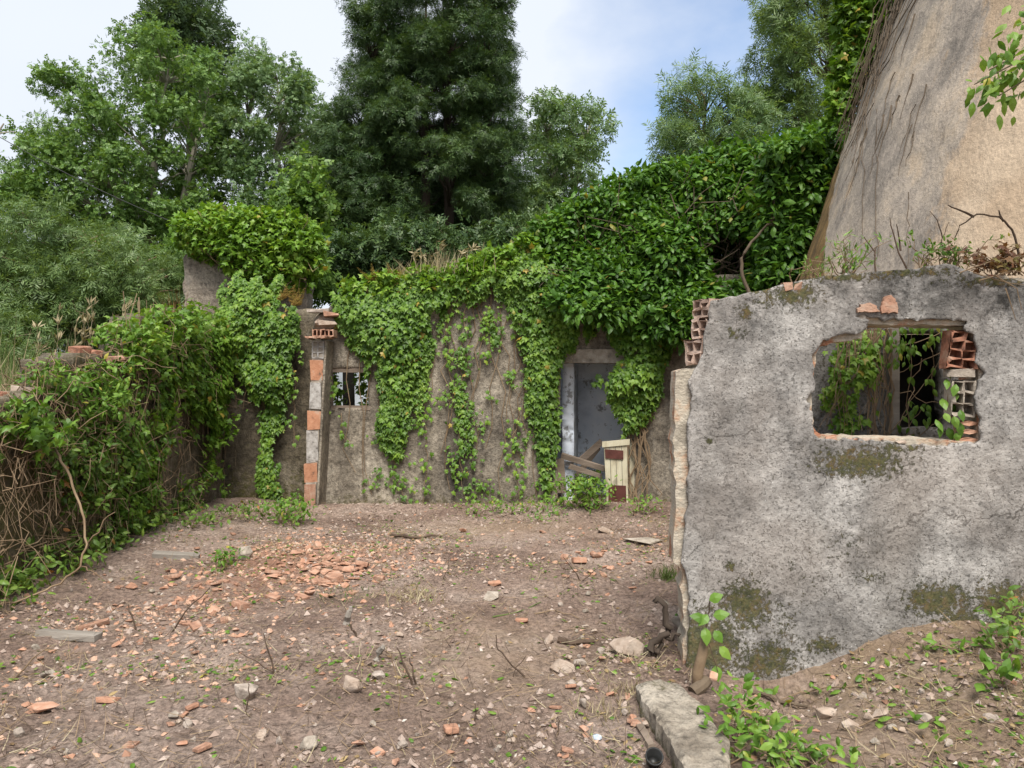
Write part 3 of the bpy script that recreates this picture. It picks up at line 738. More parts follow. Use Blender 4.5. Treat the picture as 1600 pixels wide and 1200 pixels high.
# left end of the far wall, and the low side wall stepping down towards the viewer
LB = Plane((-4.0, 10.55), (-2.55, 10.55))
mb, at = grid_wall(LB, rough([(0, -.1), (1.4, -.1), (1.4, 2.62), (1.0, 2.6), (.5, 2.5), (0, 2.35)], .1, .02, 8), [], .04, .24, .02, 41,
                   attr={'grime': lambda u, v: .35 + 0 * u, 'moss': lambda u, v: np.clip(.30 + .3 * np.exp(-(v / .4) ** 2), 0, 1)})
tag(mb.build('corner_wall', M['left_plaster'], attrs=at, smooth=True), 'dark brown stucco wall in the corner beside the orange brick pier', 'wall')
LW = Plane((-3.62, 3.2), (-3.92, 10.5))
lw_out = rough([(0, -.2), (7.3, -.2), (7.3, 2.45), (6.2, 2.42), (5.0, 2.3), (4.55, 2.22), (4.45, 1.85), (3.9, 1.88), (3.2, 1.8), (3.15, 1.52), (2.4, 1.5), (1.2, 1.42), (0, 1.2)], .10, .025, 9)
mb, at = grid_wall(LW, lw_out, [], .05, .3, .025, 42, attr={'grime': lambda u, v: .30 * sstep(1, 5, u), 'moss': lambda u, v: np.clip(.42 - .25 * sstep(4, 6, u) + .2 * np.exp(-((v - .5) / .6) ** 2), 0, 1)})
root_lw = thing('side_wall', 'mossy brown low wall stepping down under brambles and ivy', 'wall', (-3.7, 6.0, 0))
put(mb, 'stucco', M['left_plaster'], root_lw, attrs=at, smooth=True)

# plaster stub behind the corner
SW = Plane((P(285, 480, 10.95)[0], 10.95), (-2.3, 10.95))
st = rough([(0, 1.0), (1.75, 1.0), (1.75, 3.7), (1.2, 3.85), (.3, 3.6), (.02, 3.42)], .1, .012, 10)
mb, at = grid_wall(SW, st, [], .04, .4, .014, 43, attr={'grime': zero, 'moss': lambda u, v: .3 * sstep(2.9, 3.6, v)})
tag(mb.build('wall_stub', M['stub_plaster'], attrs=at, smooth=True), 'tall pinkish plaster wall stub topped with a big ivy cap', 'wall')

# ------------------------------------------------------------------ hollow bricks and the broken pier
def hollow_brick(mb, o, ax, w, h, d, nx, nz, web=.011, jit=.0, depth=None):
    """terracotta block with open cells on its front. o: lower-left-front corner; ax: (right, inward, up)"""
    ax = np.array(ax, float); depth = depth or d * .9
    def cuts(L_, n):
        c = (L_ - web * (n + 1)) / n; out = [0.0]
        for i in range(n): out += [out[-1] + web, out[-1] + web + c]
        return np.array(out + [L_])
    xs, zs = cuts(w, nx), cuts(h, nz); V = []; Fq = []
    def v(x, y, z): V.append((x, y, z)); return len(V) - 1
    gi = [[v(x, 0, z) for z in zs] for x in xs]
    for i in range(len(xs) - 1):
        for j in range(len(zs) - 1):
            if i % 2 and j % 2:
                f = [gi[i][j], gi[i + 1][j], gi[i + 1][j + 1], gi[i][j + 1]]
                k = [v(xs[i], depth, zs[j]), v(xs[i + 1], depth, zs[j]), v(xs[i + 1], depth, zs[j + 1]), v(xs[i], depth, zs[j + 1])]
                for a in range(4): Fq.append([f[a], f[(a + 1) % 4], k[(a + 1) % 4], k[a]])
                Fq.append(k)
            else: Fq.append([gi[i][j], gi[i + 1][j], gi[i + 1][j + 1], gi[i][j + 1]])
    b0 = [v(0, d, 0), v(w, d, 0), v(w, d, h), v(0, d, h)]; f0 = [gi[0][0], gi[-1][0], gi[-1][-1], gi[0][-1]]
    Fq.append(b0[::-1])
    nq = [f for f in Fq]
    e = [v(0, 0, 0), v(w, 0, 0), v(w, 0, h), v(0, 0, h)]
    for a in range(4): nq.append([e[a], b0[a], b0[(a + 1) % 4], e[(a + 1) % 4]])
    V = np.array(V)
    if jit: V = V + rng.normal(0, jit, V.shape)
    mb.add(np.asarray(o) + V @ ax, nq)

AX_F = [(1, 0, 0), (0, 1, 0), (0, 0, 1)]
root = thing('brick_pier', 'slim broken pier with alternating orange brick and whitewashed bands', 'pier', (-2.62, 9.9, 0))
py_ = [(505, 532, 560, 'h'), (496, 562, 595, 'terracotta'), (492, 598, 640, 'w'), (490, 642, 672, 'terracotta'), (486, 675, 722, 'w'), (485, 724, 754, 'terracotta'), (484, 757, 806, 'dirty_brick')]
xc0, xc1 = P(497, 540, 9.9)[0], P(483, 800, 9.9)[0]
po = plain_mat('flaking_orange_brick', ((.11, .08, .06), (.40, .19, .11), (.47, .235, .14), (.45, .36, .29)), 10, .7, 60)
wp = plain_mat('flaked_whitewash', ((.09, .08, .07), (.36, .335, .31), (.52, .50, .475)), 12, .8, 60)
for (xx, y0, y1, kd) in py_:
    za, zb = P(0, y0, 9.9)[2], P(0, y1, 9.9)[2]; zc = (za + zb) / 2
    t = (zc - P(0, 540, 9.9)[2]) / (P(0, 800, 9.9)[2] - P(0, 540, 9.9)[2]); xc = xc0 + (xc1 - xc0) * t
    mb = MB()
    if kd == 'h':
        hollow_brick(mb, (xc - .078, 9.9, zb), AX_F, .156, za - zb - .004, .3, 2, 3, .016, .002); put(mb, 'hollow_brick', wp, root)
    else:
        mb.box((xc, 10.1, zc), (.078, .2, (za - zb) / 2 - .002), jit=.009)
        put(mb, 'brick_course' if kd != 'w' else 'whitewashed_course', wp if kd == 'w' else (po if kd == 'terracotta' else M[kd]), root)
# plaster cheek down the right side of the pier, and joints between the courses
mb = MB(); t0 = np.array([xc0 + .098, 10.1, P(0, 532, 9.9)[2]]); t1 = np.array([xc1 + .098, 10.1, -.1])
ax = norm((t0 - t1)[None])[0]
mb.box((t0 + t1) / 2, (.014, .205, np.linalg.norm(t0 - t1) / 2), axes=[np.cross([0, 1, 0], ax), (0, 1, 0), ax])
put(mb, 'plaster_cheek', M['back_plaster'], root, attrs=None)
mb = MB(); mb.box((t0 + t1) / 2 - np.array([.098, -.0, .02]), (.07, .19, np.linalg.norm(t0 - t1) / 2), axes=[np.cross([0, 1, 0], ax), (0, 1, 0), ax]); put(mb, 'mortar_joints', M['concrete'], root)
mb = MB(); zt = P(0, 530, 9.9)[2]
hollow_brick(mb, (xc0 - .08, 9.92, zt + .035), AX_F, .27, .095, .25, 5, 1, .014, .003); put(mb, 'hollow_brick', M['dirty_brick'], root)
mb = MB()
for k in range(6):
    mb.box((xc0 - .11 + k * .05, 9.93, zt + .016 + .008 * (k % 2)), (.024, .16, .012), jit=.004)
put(mb, 'roof_tile', M['dirty_brick'], root)

# ------------------------------------------------------------------ pierced wall in front
RW = Plane((1.02, 4.52), (4.6, 4.22))
out_px = [(1112,470),(1150,462),(1190,453),(1215,446),(1245,440),(1290,431),(1360,424),(1430,420),(1478,411),(1500,420),(1540,432),(1600,440),(1750,448),(1900,452),
          (1900,1240),(1062,1240),(1075,1010),(1077,960),(1074,905),(1066,880),(1072,800),(1076,740),(1075,660),(1080,620),(1076,596),(1086,578),(1096,560),(1101,520),(1107,500)]
hole_px = [(1272,556),(1280,538),(1302,526),(1344,523),(1354,513),(1354,500),(1322,492),(1400,498),(1514,503),(1512,512),(1528,540),(1524,566),(1536,590),(1527,604),(1524,640),(1534,660),(1533,690),(1503,694),(1420,694),(1370,688),(1288,686),(1272,680),(1268,640),(1262,625),(1274,600),(1270,575)]
rw_out = rough(RW.poly(out_px), .035, .005, 11)
rw_hole = rough(RW.poly(hole_px), .028, .008, 12)
root_rw = thing('pierced_wall', 'large grey lichen covered plaster wall with a broken window hole', 'wall', (2.2, 4.4, 0))
moss = spots(RW, [(1240,458,45,26,1.0),(1165,488,14,14,.9),(1150,520,26,10,.7),(1205,470,40,14,.7),(1345,722,85,30,.95),(1400,700,60,10,.8),(1110,690,9,7,.9),(1165,945,44,46,1.0),
                  (1100,1010,66,60,1.2),(1200,1035,64,38,.95),(1285,1008,36,16,.9),(1225,970,30,40,.55),(1465,938,60,30,1.1),(1500,965,50,30,.9),(1575,945,62,40,1.1),(1360,900,40,14,.55),(1140,885,14,9,.8),
                  (1320,433,90,8,.9),(1420,425,100,7,.9),(1190,452,60,7,.8),(1550,440,80,10,.8),(1330,845,50,40,.35),(1250,900,80,60,.3)])
grime = spots(RW, [(1430,450,130,50,1.25),(1300,450,80,30,1.0),(1560,470,70,70,1.2),(1170,500,60,40,.95),(1150,720,40,160,.45),(1560,700,60,160,.35),(1200,560,60,60,.45)])
mb, at = grid_wall(RW, rw_out, [rw_hole], .0125, .024, .0045, 51, attr={'moss': lambda u, v: moss(u, v) * .92 - .02, 'grime': grime}, uneven=.012)
put(mb, 'plaster', M['grey_plaster'], root_rw, attrs=at, smooth=True)
# brick and mortar core behind the skin
core_px = [(1116,480),(1190,462),(1290,440),(1480,424),(1900,460),(1900,1240),(1058,1240),(1070,1000),(1066,900),(1052,870),(1058,800),(1054,700),(1058,580),(1084,574),(1106,570),(1112,520)]
hole2_px = [(1276,556),(1284,540),(1350,528),(1352,506),(1518,508),(1534,545),(1532,690),(1290,682),(1276,676),(1270,640)]
mb, at = grid_wall(RW, rough(RW.poly(core_px), .04, .006, 13), [rough(RW.poly(hole2_px), .03, .004, 14)], .02, .24, .010, 52, front=-.030, uneven=.008)
put(mb, 'brickwork', M['core'], root_rw, smooth=False)
RD, RN = RW.dirs()
def rw_brick(px0, py0, px1, py1, nx, nz, out, d=.085, mat='terracotta', web=.010, jit=.002, tilt=0.0):
    a = RW.at(px0, py1); b = RW.at(px1, py0); mb = MB(); w = b[0] - a[0]; h = b[1] - a[1]
    ct, s_ = math.cos(tilt), math.sin(tilt); up = np.array([0, 0, 1.0])
    hollow_brick(mb, RW.w(a[0], a[1], out), [RD * ct + up * s_, -RN, up * ct - RD * s_], w, h, d, nx, nz, web, jit)
    return put(mb, 'hollow_brick', M[mat], root_rw)
# bricks bared at the broken end of the wall: the break runs aslant, so their cells show
M['pale_brick'] = plain_mat('bleached_terracotta', ((.20, .13, .10), (.46, .33, .26), (.54, .45, .38)), 14, .8, 60)
def end_brick(px, py0, py1, nx, nz, w=.145):
    a = RW.at(px, py1); b = RW.at(px, py0); mb = MB()
    r_ = np.array([.46, -.89, 0]); inw = np.array([.89, .46, 0]); o = RW.w(a[0], a[1], -.012) - r_ * w
    hollow_brick(mb, o, [r_, inw, (0, 0, 1)], w, b[1] - a[1], .2, nx, nz, .013, .005)
    return put(mb, 'hollow_brick', M['pale_brick'], root_rw)
end_brick(1109, 466, 495, 2, 2); end_brick(1106, 497, 528, 2, 2); end_brick(1097, 531, 569, 2, 2)
# bricks bared at the right of the window hole: cells look out at the viewer
rw_brick(1483, 514, 1528, 574, 2, 4, -.022, mat='old_brick', web=.011, jit=.007, tilt=-.10)
rw_brick(1490, 594, 1528, 650, 2, 3, -.024, mat='concrete', web=.011, jit=.005)
a0 = RW.at(1508, 583); mb = MB(); mb.box(RW.w(a0[0], a0[1], -.07), (.07, .05, .022), jit=.006, axes=[RD, -RN, (0, 0, 1)]); put(mb, 'mortar_bed', M['concrete'], root_rw)
for k in range(3):
    a0 = RW.at(1519, 662 + 13 * k); mb = MB(); c = RW.w(a0[0], a0[1], -.075); th = np.linspace(0, math.pi, 9)
    ring = [(c + RD * x + np.array([0, 0, 1.0]) * (.0155 - .012 * abs(x) / .055) * s_, x) for s_ in (1, -1) for x in np.linspace(-.052, .052, 5) * s_]
    fr_ = np.array([q + RN * (.045 - .30 * x * x / .055 * .6) for q, x in ring]); bk = np.array([q - RN * .06 for q, x in ring]); n = len(fr_)
    mb.add(np.concatenate([fr_, bk]), [list(range(n))], [[i, i + n, (i + 1) % n + n, (i + 1) % n] for i in range(n)])
    put(mb, 'brick_shell', M['terracotta'], root_rw)
# bare brick where the skin has gone above the lintel
for x0, y0, x1, y1 in ((1374, 461, 1402, 489), (1338, 474, 1372, 488)):
    a = RW.at(x0, y1); b = RW.at(x1, y0); c = RW.w((a[0] + b[0]) / 2, (a[1] + b[1]) / 2, .004)
    pts = np.array(rough([(-1, -1), (1, -1), (.8, .3), (.2, 1), (-.6, .7)], .25, .07, x0)) * np.array([(b[0] - a[0]) / 2, (b[1] - a[1]) / 2])
    mb = MB(); n = len(pts); f3 = lambda q, o: c + q[:, :1] * RD + q[:, 1:] * np.array([0, 0, 1.0]) + o * RN
    mb.add(np.concatenate([f3(pts, .012), f3(pts * 1.05, -.02)]), [list(range(n))], [[i, i + n, (i + 1) % n + n, (i + 1) % n] for i in range(n)])
    put(mb, 'bared_brick', M['dirty_brick'], root_rw)
# brick stub poking out of the top edge
for px in (1232, 1247):
    a = RW.at(px, 452); mb = MB(); mb.box(RW.w(a[0], a[1] + .018, -.05), (.022, .06, .024), jit=.006, axes=[RD, -RN, (0, 0, 1)]); put(mb, 'top_brick', M['dirty_brick'], root_rw)
# concrete lintel seen from below
a = RW.at(1326, 512); b = RW.at(1516, 494)
mb = MB(); ca = RW.at(1324, 517); cb = RW.at(1354, 490)
mb.box(RW.w((a[0] + b[0]) / 2, (RW.at(1420, 484)[1]), -.14), ((b[0] - a[0]) / 2, .115, .05), jit=.006, axes=[RD, -RN, (0, 0, 1)])
put(mb, 'lintel', M['concrete'], root_rw)
mb = MB(); mb.box(RW.w((ca[0] + cb[0]) / 2, (ca[1] + cb[1]) / 2, -.09), ((cb[0] - ca[0]) / 2, .07, (cb[1] - ca[1]) / 2 * .8), jit=.008, axes=[RD, -RN, (0, 0, 1)])
put(mb, 'lintel_end', M['concrete'], root_rw)
# crumbs of mortar and brick on the sill
for i, (px, py, s_, mt_) in enumerate([(1300,687,.03,'terracotta'),(1330,690,.035,'terracotta'),(1352,690,.03,'chunk'),(1390,693,.032,'concrete'),(1410,693,.02,'chunk')]):
    mb = MB(); a = RW.at(px, py); mb.box(RW.w(a[0], a[1] + .004, -.04), (s_, .035, .012), jit=.006, axes=[RD, -RN, (0, 0, 1)]); put(mb, 'sill_crumb', M[mt_], root_rw)

# inner wall of the shed right behind, with its own opening, and an added near-black box painting its darkness
SH = Plane((1.70, 5.20), (4.7, 4.88))
sh_hole = SH.poly([(1392,522),(1472,520),(1474,668),(1392,670)])
mb, at = grid_wall(SH, rough([(0, -.1), (3.0, -.1), (3.0, 2.0), (0, 2.0)], .15, .01, 15), [rough(sh_hole, .05, .006, 16)], .03, .12, .012, 53, attr={'moss': lambda u, v: .25 + 0 * u, 'grime': lambda u, v: .3 + 0 * u})
root = thing('shed_wall', 'inner plaster wall with a dark opening behind the broken window hole', 'wall', (2.4, 5.0, 0))
put(mb, 'plaster', M['grey_plaster'], root, attrs=at, smooth=True)
mb = MB(); a = SH.at(1384, 515); b = SH.at(1398, 675); mb.box(SH.w((a[0] + b[0]) / 2, (a[1] + b[1]) / 2, .03), (.026, .04, (a[1] - b[1]) / 2), jit=.004)
put(mb, 'timber_jamb', M['grey_timber'], root)
mb = MB(); mb.box((3.05, 5.32, 1.99), (1.4, .24, .03), rot=-.105); put(mb, 'blackout_roof', M['dark'], root)  # unseen roof added to keep light out, coloured near black
mb = MB(); mb.box((2.05, 5.36, .95), (.05, .16, 1.0)); mb.box((3.1, 5.47, .95), (1.15, .03, 1.0), rot=-.105); put(mb, 'blackout_walls', M['dark'], root)  # added lining; near-black colour stands in for shade behind the opening

# low concrete kerb running from the wall's broken end towards the viewer
def footing():
    top = .115; pz = lambda px, py: np.array([(px - 800) / F, 1.0]) * (CAMZ - top) * F / (py - 600.0)
    o = np.array(rough([pz(*p) for p in [(994,1066),(1030,1058),(1064,1062),(1078,1082),(1104,1100),(1112,1122),(1136,1150),(1140,1182),(1132,1240),(1082,1240),(1068,1200),(1046,1150),(1012,1100)]], .05, .006, 19))
    res = .012; lo = o.min(0); hi = o.max(0); us = np.arange(lo[0], hi[0] + res, res); vs = np.arange(lo[1], hi[1] + res, res)
    U, V = np.meshgrid(us, vs, indexing='ij'); kp = pip(o, (U[:-1, :-1] + U[1:, 1:]) / 2, (V[:-1, :-1] + V[1:, 1:]) / 2)
    idx = np.arange(U.size).reshape(U.shape); I, J = np.nonzero(kp); q = np.stack([idx[I, J], idx[I + 1, J], idx[I + 1, J + 1], idx[I, J + 1]], -1)
    u, v = U.ravel(), V.ravel(); d, bx, by = pdist(o, u, v); m = d < res * .75; u = np.where(m, bx, u); v = np.where(m, by, v)
    used = np.unique(q); re_ = np.full(len(u), -1); re_[used] = np.arange(len(used)); q = re_[q]; u, v, d = u[used], v[used], d[used]
    z = top + (n2(u, v, .16, 61, 4) - .5) * .05 + (n2(u, v, .03, 62, 3) - .5) * .016 - .02 * np.exp(-(d / .012) ** 2); n = len(u)
    e = np.concatenate([q[:, [0, 1]], q[:, [1, 2]], q[:, [2, 3]], q[:, [3, 0]]]); k = np.sort(e, 1); _, inv, cnt = np.unique(k[:, 0] * (n + 1) + k[:, 1], return_inverse=True, return_counts=True); b = e[cnt[inv] == 1]
    T = np.stack([u, v, z], -1); mb = MB(); mb.add(T, q)
    lay_ = [T.copy()]
    for dz in (.07, .15, .5):
        L_ = T.copy(); L_[:, 2] -= dz; L_[:, :2] += (np.stack([n2(u, v + dz, .08, 63), n2(u, v + dz, .08, 64)], -1) - .5) * .05; lay_.append(L_)
    for i in range(3): mb.add(np.concatenate([lay_[i], lay_[i + 1]]), np.stack([b[:, 1], b[:, 0], b[:, 0] + n, b[:, 1] + n], -1))
    return mb
M['footing'] = mat_back_plaster('footing_concrete', (.52, .46, .38), (.42, .365, .295), (.24, .20, .155), .2)
kf = footing(); fv = np.concatenate(kf.v)
tag(kf.build('concrete_footing', M['footing'], attrs={'grime': np.clip(.25 - fv[:, 2] * 3, 0, .6), 'moss': np.clip(.16 + .4 * (fv[:, 2] < .06) + .3 * np.exp(-((fv[:, 1] - 3.85) / .15) ** 2), 0, 1)}), 'pale crumbling concrete footing in front of the grey pierced wall', 'footing')

# ------------------------------------------------------------------ tower
TC = np.array([8.05, 7.5]); TR0, TK = 5.86, .325
def tower_pt(ang, z, out=0.0):
    r = TR0 - TK * z + out
    return np.stack([TC[0] + r * np.cos(ang), TC[1] + r * np.sin(ang), z * np.ones_like(ang)], -1)
mb = MB(); na, nz = 260, 150
ang = np.linspace(R(100), R(300), na); zz = np.linspace(-.3, 10.5, nz)
A_, Z_ = np.meshgrid(ang, zz, indexing='ij')
ro = (n2(A_ * 5, Z_, .8, 71, 4) - .5) * .09 + (n2(A_ * 5, Z_, .18, 72, 3) - .5) * .03
V = tower_pt(A_, Z_, ro).reshape(-1, 3); I = np.arange(na * nz).reshape(na, nz)
mb.add(V, np.stack([I[:-1, :-1], I[1:, :-1], I[1:, 1:], I[:-1, 1:]], -1).reshape(-1, 4))
tv = V
tpx = 800 + F * tv[:, 0] / np.maximum(tv[:, 1], .5); tpy = 600 - F * (tv[:, 2] - CAMZ) / np.maximum(tv[:, 1], .5)
aa = A_.ravel()
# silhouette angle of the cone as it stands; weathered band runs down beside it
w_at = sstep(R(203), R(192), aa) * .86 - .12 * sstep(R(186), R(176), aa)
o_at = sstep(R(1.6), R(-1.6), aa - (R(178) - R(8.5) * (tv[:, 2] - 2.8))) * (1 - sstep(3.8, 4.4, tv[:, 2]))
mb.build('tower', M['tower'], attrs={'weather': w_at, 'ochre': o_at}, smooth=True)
tower = bpy.data.objects['tower']
tag(tower, 'battered beige and grey rendered tower rising behind the pierced wall', 'tower')


def cone_hit(px, py, out=0.0):
    Ys = np.linspace(3.0, 12.0, 2400); q = np.stack([(px - 800) / F * Ys, Ys, CAMZ - (py - 600) / F * Ys], -1)
    r = np.hypot(q[:, 0] - TC[0], q[:, 1] - TC[1]); ins = r < TR0 - TK * q[:, 2] + out
    return q[np.argmax(ins)] if ins.any() else q[np.argmin(r - (TR0 - TK * q[:, 2]))]
def gpt(px, py):
    """where the sight line through a photo pixel meets the soil"""
    Ys = np.linspace(2.0, 12.0, 1500); q = np.stack([(px - 800) / F * Ys, Ys, CAMZ - (py - 600) / F * Ys], -1)
    b = q[:, 2] < gz(q[:, 0], q[:, 1])
    return q[np.argmax(b)] if b.any() else q[-1]
def centre(mb): return np.concatenate(mb.v).mean(0)

# ------------------------------------------------------------------ ivy and shrubs on the walls
def ivy_thing(label, loc, name='ivy', cat='ivy', group=None): return thing(name, label, cat, tuple(float(x) for x in loc), group)

# ivy cap on the stub
root = ivy_thing('large rounded ivy cap sitting on top of the plaster stub', (-3.7, 10.9, 2.4))
ml, ms = MB(), MB()
cap = [(274,345),(300,333),(340,325),(400,324),(440,330),(475,338),(496,372),(492,420),(470,440),(440,455),(400,440),(360,425),(335,400),(300,392),(278,372)]
cp = np.array([P(x, y, 10.75)[[0, 2]] for x, y in cap])
q = sample_poly(cp, 330); d, _, _ = pdist(cp, q[:, 0], q[:, 1])
for i in range(len(q)):
    dep = .42 * math.sqrt(max(0.03, 1 - (1 - min(1, d[i] / .32)) ** 2))
    c = np.array([q[i, 0], 10.95 - dep * rng.uniform(.2, 1.0) + (.35 * rng.random() if rng.random() < .3 else 0), q[i, 1]])
    clump(ml, T_IVY, c, .15, 42, .088, .7, .4)
for k in range(26):
    a = cp[rng.integers(len(cp))]; ms.tube(curve((-3.3, 10.9, 3.1), (a[0] * .97, 10.6, a[1]), 0, .12, 8), .008, .003, 4)
put(ms, 'stems', M['stem'], root); put(ml, 'leaves', M['ivy_bright'], root)

# ivy falling from the stub over the corner
root = ivy_thing('thick ivy pouring down the corner between stub and orange pier', (-3.1, 10.4, 1.0))
ml, ms = MB(), MB(); LBf = Plane((-4.2, 10.45), (-2.2, 10.45))
wall_ivy(ml, LBf, LBf.poly([(345,420),(450,430),(455,470),(488,490),(482,530),(476,560),(470,600),(448,640),(405,645),(385,600),(362,560),(345,520),(340,460)]), 3600, .074, .34, .03, 5, .04, .06)
wall_ivy(ml, LBf, LBf.poly([(402,640),(448,640),(440,680),(455,740),(470,770),(450,800),(405,795),(400,730),(412,690)]), 3200, .072, .20, .03, 6, .08, .06)
for x0, y0, x1, y1 in ((430,620,428,800),(410,600,415,790),(385,520,380,640),(440,500,460,700),(300,560,330,780),(360,520,350,790)):
    strand(ml, ms, LBf, [LBf.at(x0, y0), LBf.at((x0 + x1) / 2 + rng.normal(0, 8), (y0 + y1) / 2), LBf.at(x1, y1)], 22, .08, .05, .06)
put(ms, 'stems', M['stem'], root); put(ml, 'leaves', M['ivy'], root)

# main curtain over the far wall
root = ivy_thing('thick ivy curtain over the far wall from the pier across to the doorway', (-.8, 10.2, 2.0))
ml, ms, mbr = MB(), MB(), MB()
A1 = [(522,456),(560,440),(620,430),(700,424),(760,405),(830,385),(880,400),(905,480),(935,520),(905,545),(884,560),(872,600),(876,640),(872,700),(862,760),(850,785),(840,720),(824,650),(812,600),(808,560),(800,505),(782,474),(740,480),(700,478),(690,510),(682,540),(668,600),(655,660),(640,690),(620,728),(590,705),(578,660),(592,620),(568,590),(572,565),(545,540),(520,505)]
wall_ivy(ml, BW, BW.poly(A1), 3300, .074, .30, .02, 7, .10)
wall_ivy(ml, BW, BW.poly([(600,480),(870,480),(868,790),(560,790),(575,660)]), 420, .06, .05, .015, 77, .47, .1)
wall_ivy(ml, BW, BW.poly([(522,470),(560,455),(640,445),(720,440),(720,475),(690,500),(670,580),(640,640),(610,690),(590,660),(600,620),(575,585),(575,560),(545,535),(525,505)]), 1100, .08, .36, .05, 8, .15)
wall_ivy(ml, BW, BW.poly([(785,470),(905,470),(930,520),(885,556),(868,640),(868,740),(848,760),(838,660),(815,560)]), 1200, .08, .34, .05, 9, .15)
put(ms if False else ml, 'leaves', M['ivy'], root)
top = BW.poly([(520,470),(545,446),(600,432),(700,420),(760,395),(830,372),(850,410),(760,440),(690,455),(600,460)])
q = sample_poly(top, 190)
for u, v in q: clump(mbr, T_IVY, BW.w(np.array(u), np.array(v), rng.uniform(-.32, .18)), .13, 34, .082, .9, .3)
put(mbr, 'young_leaves', M['ivy_bright'], root)
for k in range(22):
    x = rng.uniform(540, 880); ms.tube(np.array([BW.w(np.array(u), np.array(v), .025) for u, v in [BW.at(x + rng.normal(0, 7), y) for y in np.linspace(450, rng.uniform(600, 780), 9)]]), .008, .004, 4)
put(ms, 'stems', M['stem'], root)

for i, (lab, pts, dens, sp) in enumerate([
    ('thin ivy strand hanging nearest the thick curtain on the far wall', [(702,470),(700,540),(706,575)], 40, .05),
    ('long ivy strand reaching the ground near the dark soot stain', [(728,470),(724,560),(720,640),(716,700),(724,770),(735,800)], 34, .09),
    ('short leafy ivy tail hanging high on the bare far wall', [(764,475),(766,520),(760,562)], 60, .045),
    ('shorter ivy tail just right of the longer short one', [(776,478),(775,510),(774,540)], 60, .04),
    ('sparse ivy strand creeping low beside the doorway ivy', [(812,640),(800,690),(806,730),(812,790)], 34, .07),
    ('wispy ivy strand under the small window', [(532,645),(536,680),(548,690)], 34, .03),
    ('little ivy sprig climbing inside the left edge of the small window', [(513,640),(520,610),(517,585)], 60, .05),
    ('ivy strand trailing below the thick curtain toward the soil', [(610,690),(618,740),(640,790)], 22, .05),
    ('faint ivy strand on the stucco left of the soot stain', [(662,590),(664,650),(668,720),(662,790)], 22, .06)]):
    root = ivy_thing(lab, BW.w(*[np.array(c) for c in BW.at(*pts[0])]), 'ivy_strand', 'ivy', 'ivy strands hanging on the far wall')
    ml, ms = MB(), MB()
    strand(ml, ms, BW, [BW.at(*p) for p in pts], dens, .078, sp, .04)
    if i == 1:
        wall_ivy(ml, BW, BW.poly([(700,585),(735,580),(740,640),(748,690),(735,730),(705,725),(690,700),(712,680),(705,630)]), 700, .075, .12, .02, 12, .2)
    put(ms, 'stem', M['stem'], root); put(ml, 'leaves', M['ivy'] if i % 2 else M['ivy_bright'], root)

# ivy at the right of the doorway
root = ivy_thing('dark glossy ivy hanging over the right side of the doorway', (1.5, 10.1, 1.5))
ml, ms = MB(), MB()
wall_ivy(ml, BW, BW.poly([(905,470),(1060,470),(1048,540),(1040,600),(1022,640),(1000,672),(972,684),(962,650),(938,625),(925,600),(938,575),(958,560),(950,530),(930,510)]), 2600, .082, .42, .04, 13, .10)
for k in range(15):
    x0 = rng.uniform(972, 1012); pts = [BW.w(*map(np.array, BW.at(x0 + rng.normal(0, 6) + 4 * math.sin(y * .02), y)), .05 + .04 * rng.random()) for y in np.linspace(600, 795, 9)]
    ms.tube(pts, rng.uniform(.006, .016), .006, 5)
put(ms, 'stems', M['stem'], root); put(ml, 'leaves', M['ivy'], root)

root = ivy_thing('dark ivy hanging behind the small window', (-2.2, 10.8, 1.5)); ml, ms = MB(), MB()
for px, py in sample_poly([(512,575),(532,575),(528,600),(538,612),(534,640),(512,640)], 16): clump(ml, T_IVY, P(px, py, 10.75), .09, 14, .07, .5, .2)
for px, py in sample_poly([(556,575),(580,575),(580,640),(566,640),(562,605)], 14): clump(ml, T_IVY, P(px, py, 10.72), .09, 14, .07, .5, .2)
ms.tube(curve(P(520, 560, 10.8), P(528, 720, 10.8), 0, .02, 8), .008, .005, 5); put(ms, 'stems', M['dark_stem'], root); put(ml, 'leaves', M['ivy'], root)

# leafy mound over the wall, up to the tower
root = thing('shrub_mound', 'big mound of broad leaved shrub spilling over the far wall below the tower', 'shrub', (2.2, 10.6, 2.0))
ml, ms, mi = MB(), MB(), MB()
bush = [(770,420),(800,395),(840,366),(870,342),(905,318),(960,285),(1030,268),(1090,247),(1180,240),(1250,224),(1296,206),(1308,230),(1298,275),(1275,340),(1252,400),(1235,450),(1190,480),(1120,480),(1085,520),(1040,540),(1000,520),(930,500),(860,480),(800,450)]
hole = [(1092,392),(1112,362),(1150,352),(1178,372),(1182,415),(1150,450),(1100,452)]
q = sample_poly(bush, 1500); db, _, _ = pdist(bush, q[:, 0], q[:, 1])
topy = np.interp(q[:, 0], [770,840,905,960,1030,1090,1180,1296,1310], [420,366,318,285,268,247,240,206,206])
for i in range(len(q)):
    px, py = q[i]; t = np.clip(1 - (py - topy[i]) / 210.0, 0, 1)
    bump = (vnoise(np.array([[px / 55., py / 55., 3.]]))[0] - .5) * .7
    y = 9.75 + 1.25 * t ** 1.6 - bump + rng.exponential(.13)
    if px < 960: y = min(y, 10.45 + .1 * rng.random())
    if px > 1200: y = min(y, 9.3 + .25 * rng.random())
    inh = pip(hole, np.array([px]), np.array([py]))[0]
    if inh: continue
    if db[i] < 9 and rng.random() < .6: continue
    clump(ml, T_OVAL, P(px, py, y), .20 * rng.uniform(.6, 1.2), 34, .115 * rng.uniform(.8, 1.2), .9, .35)
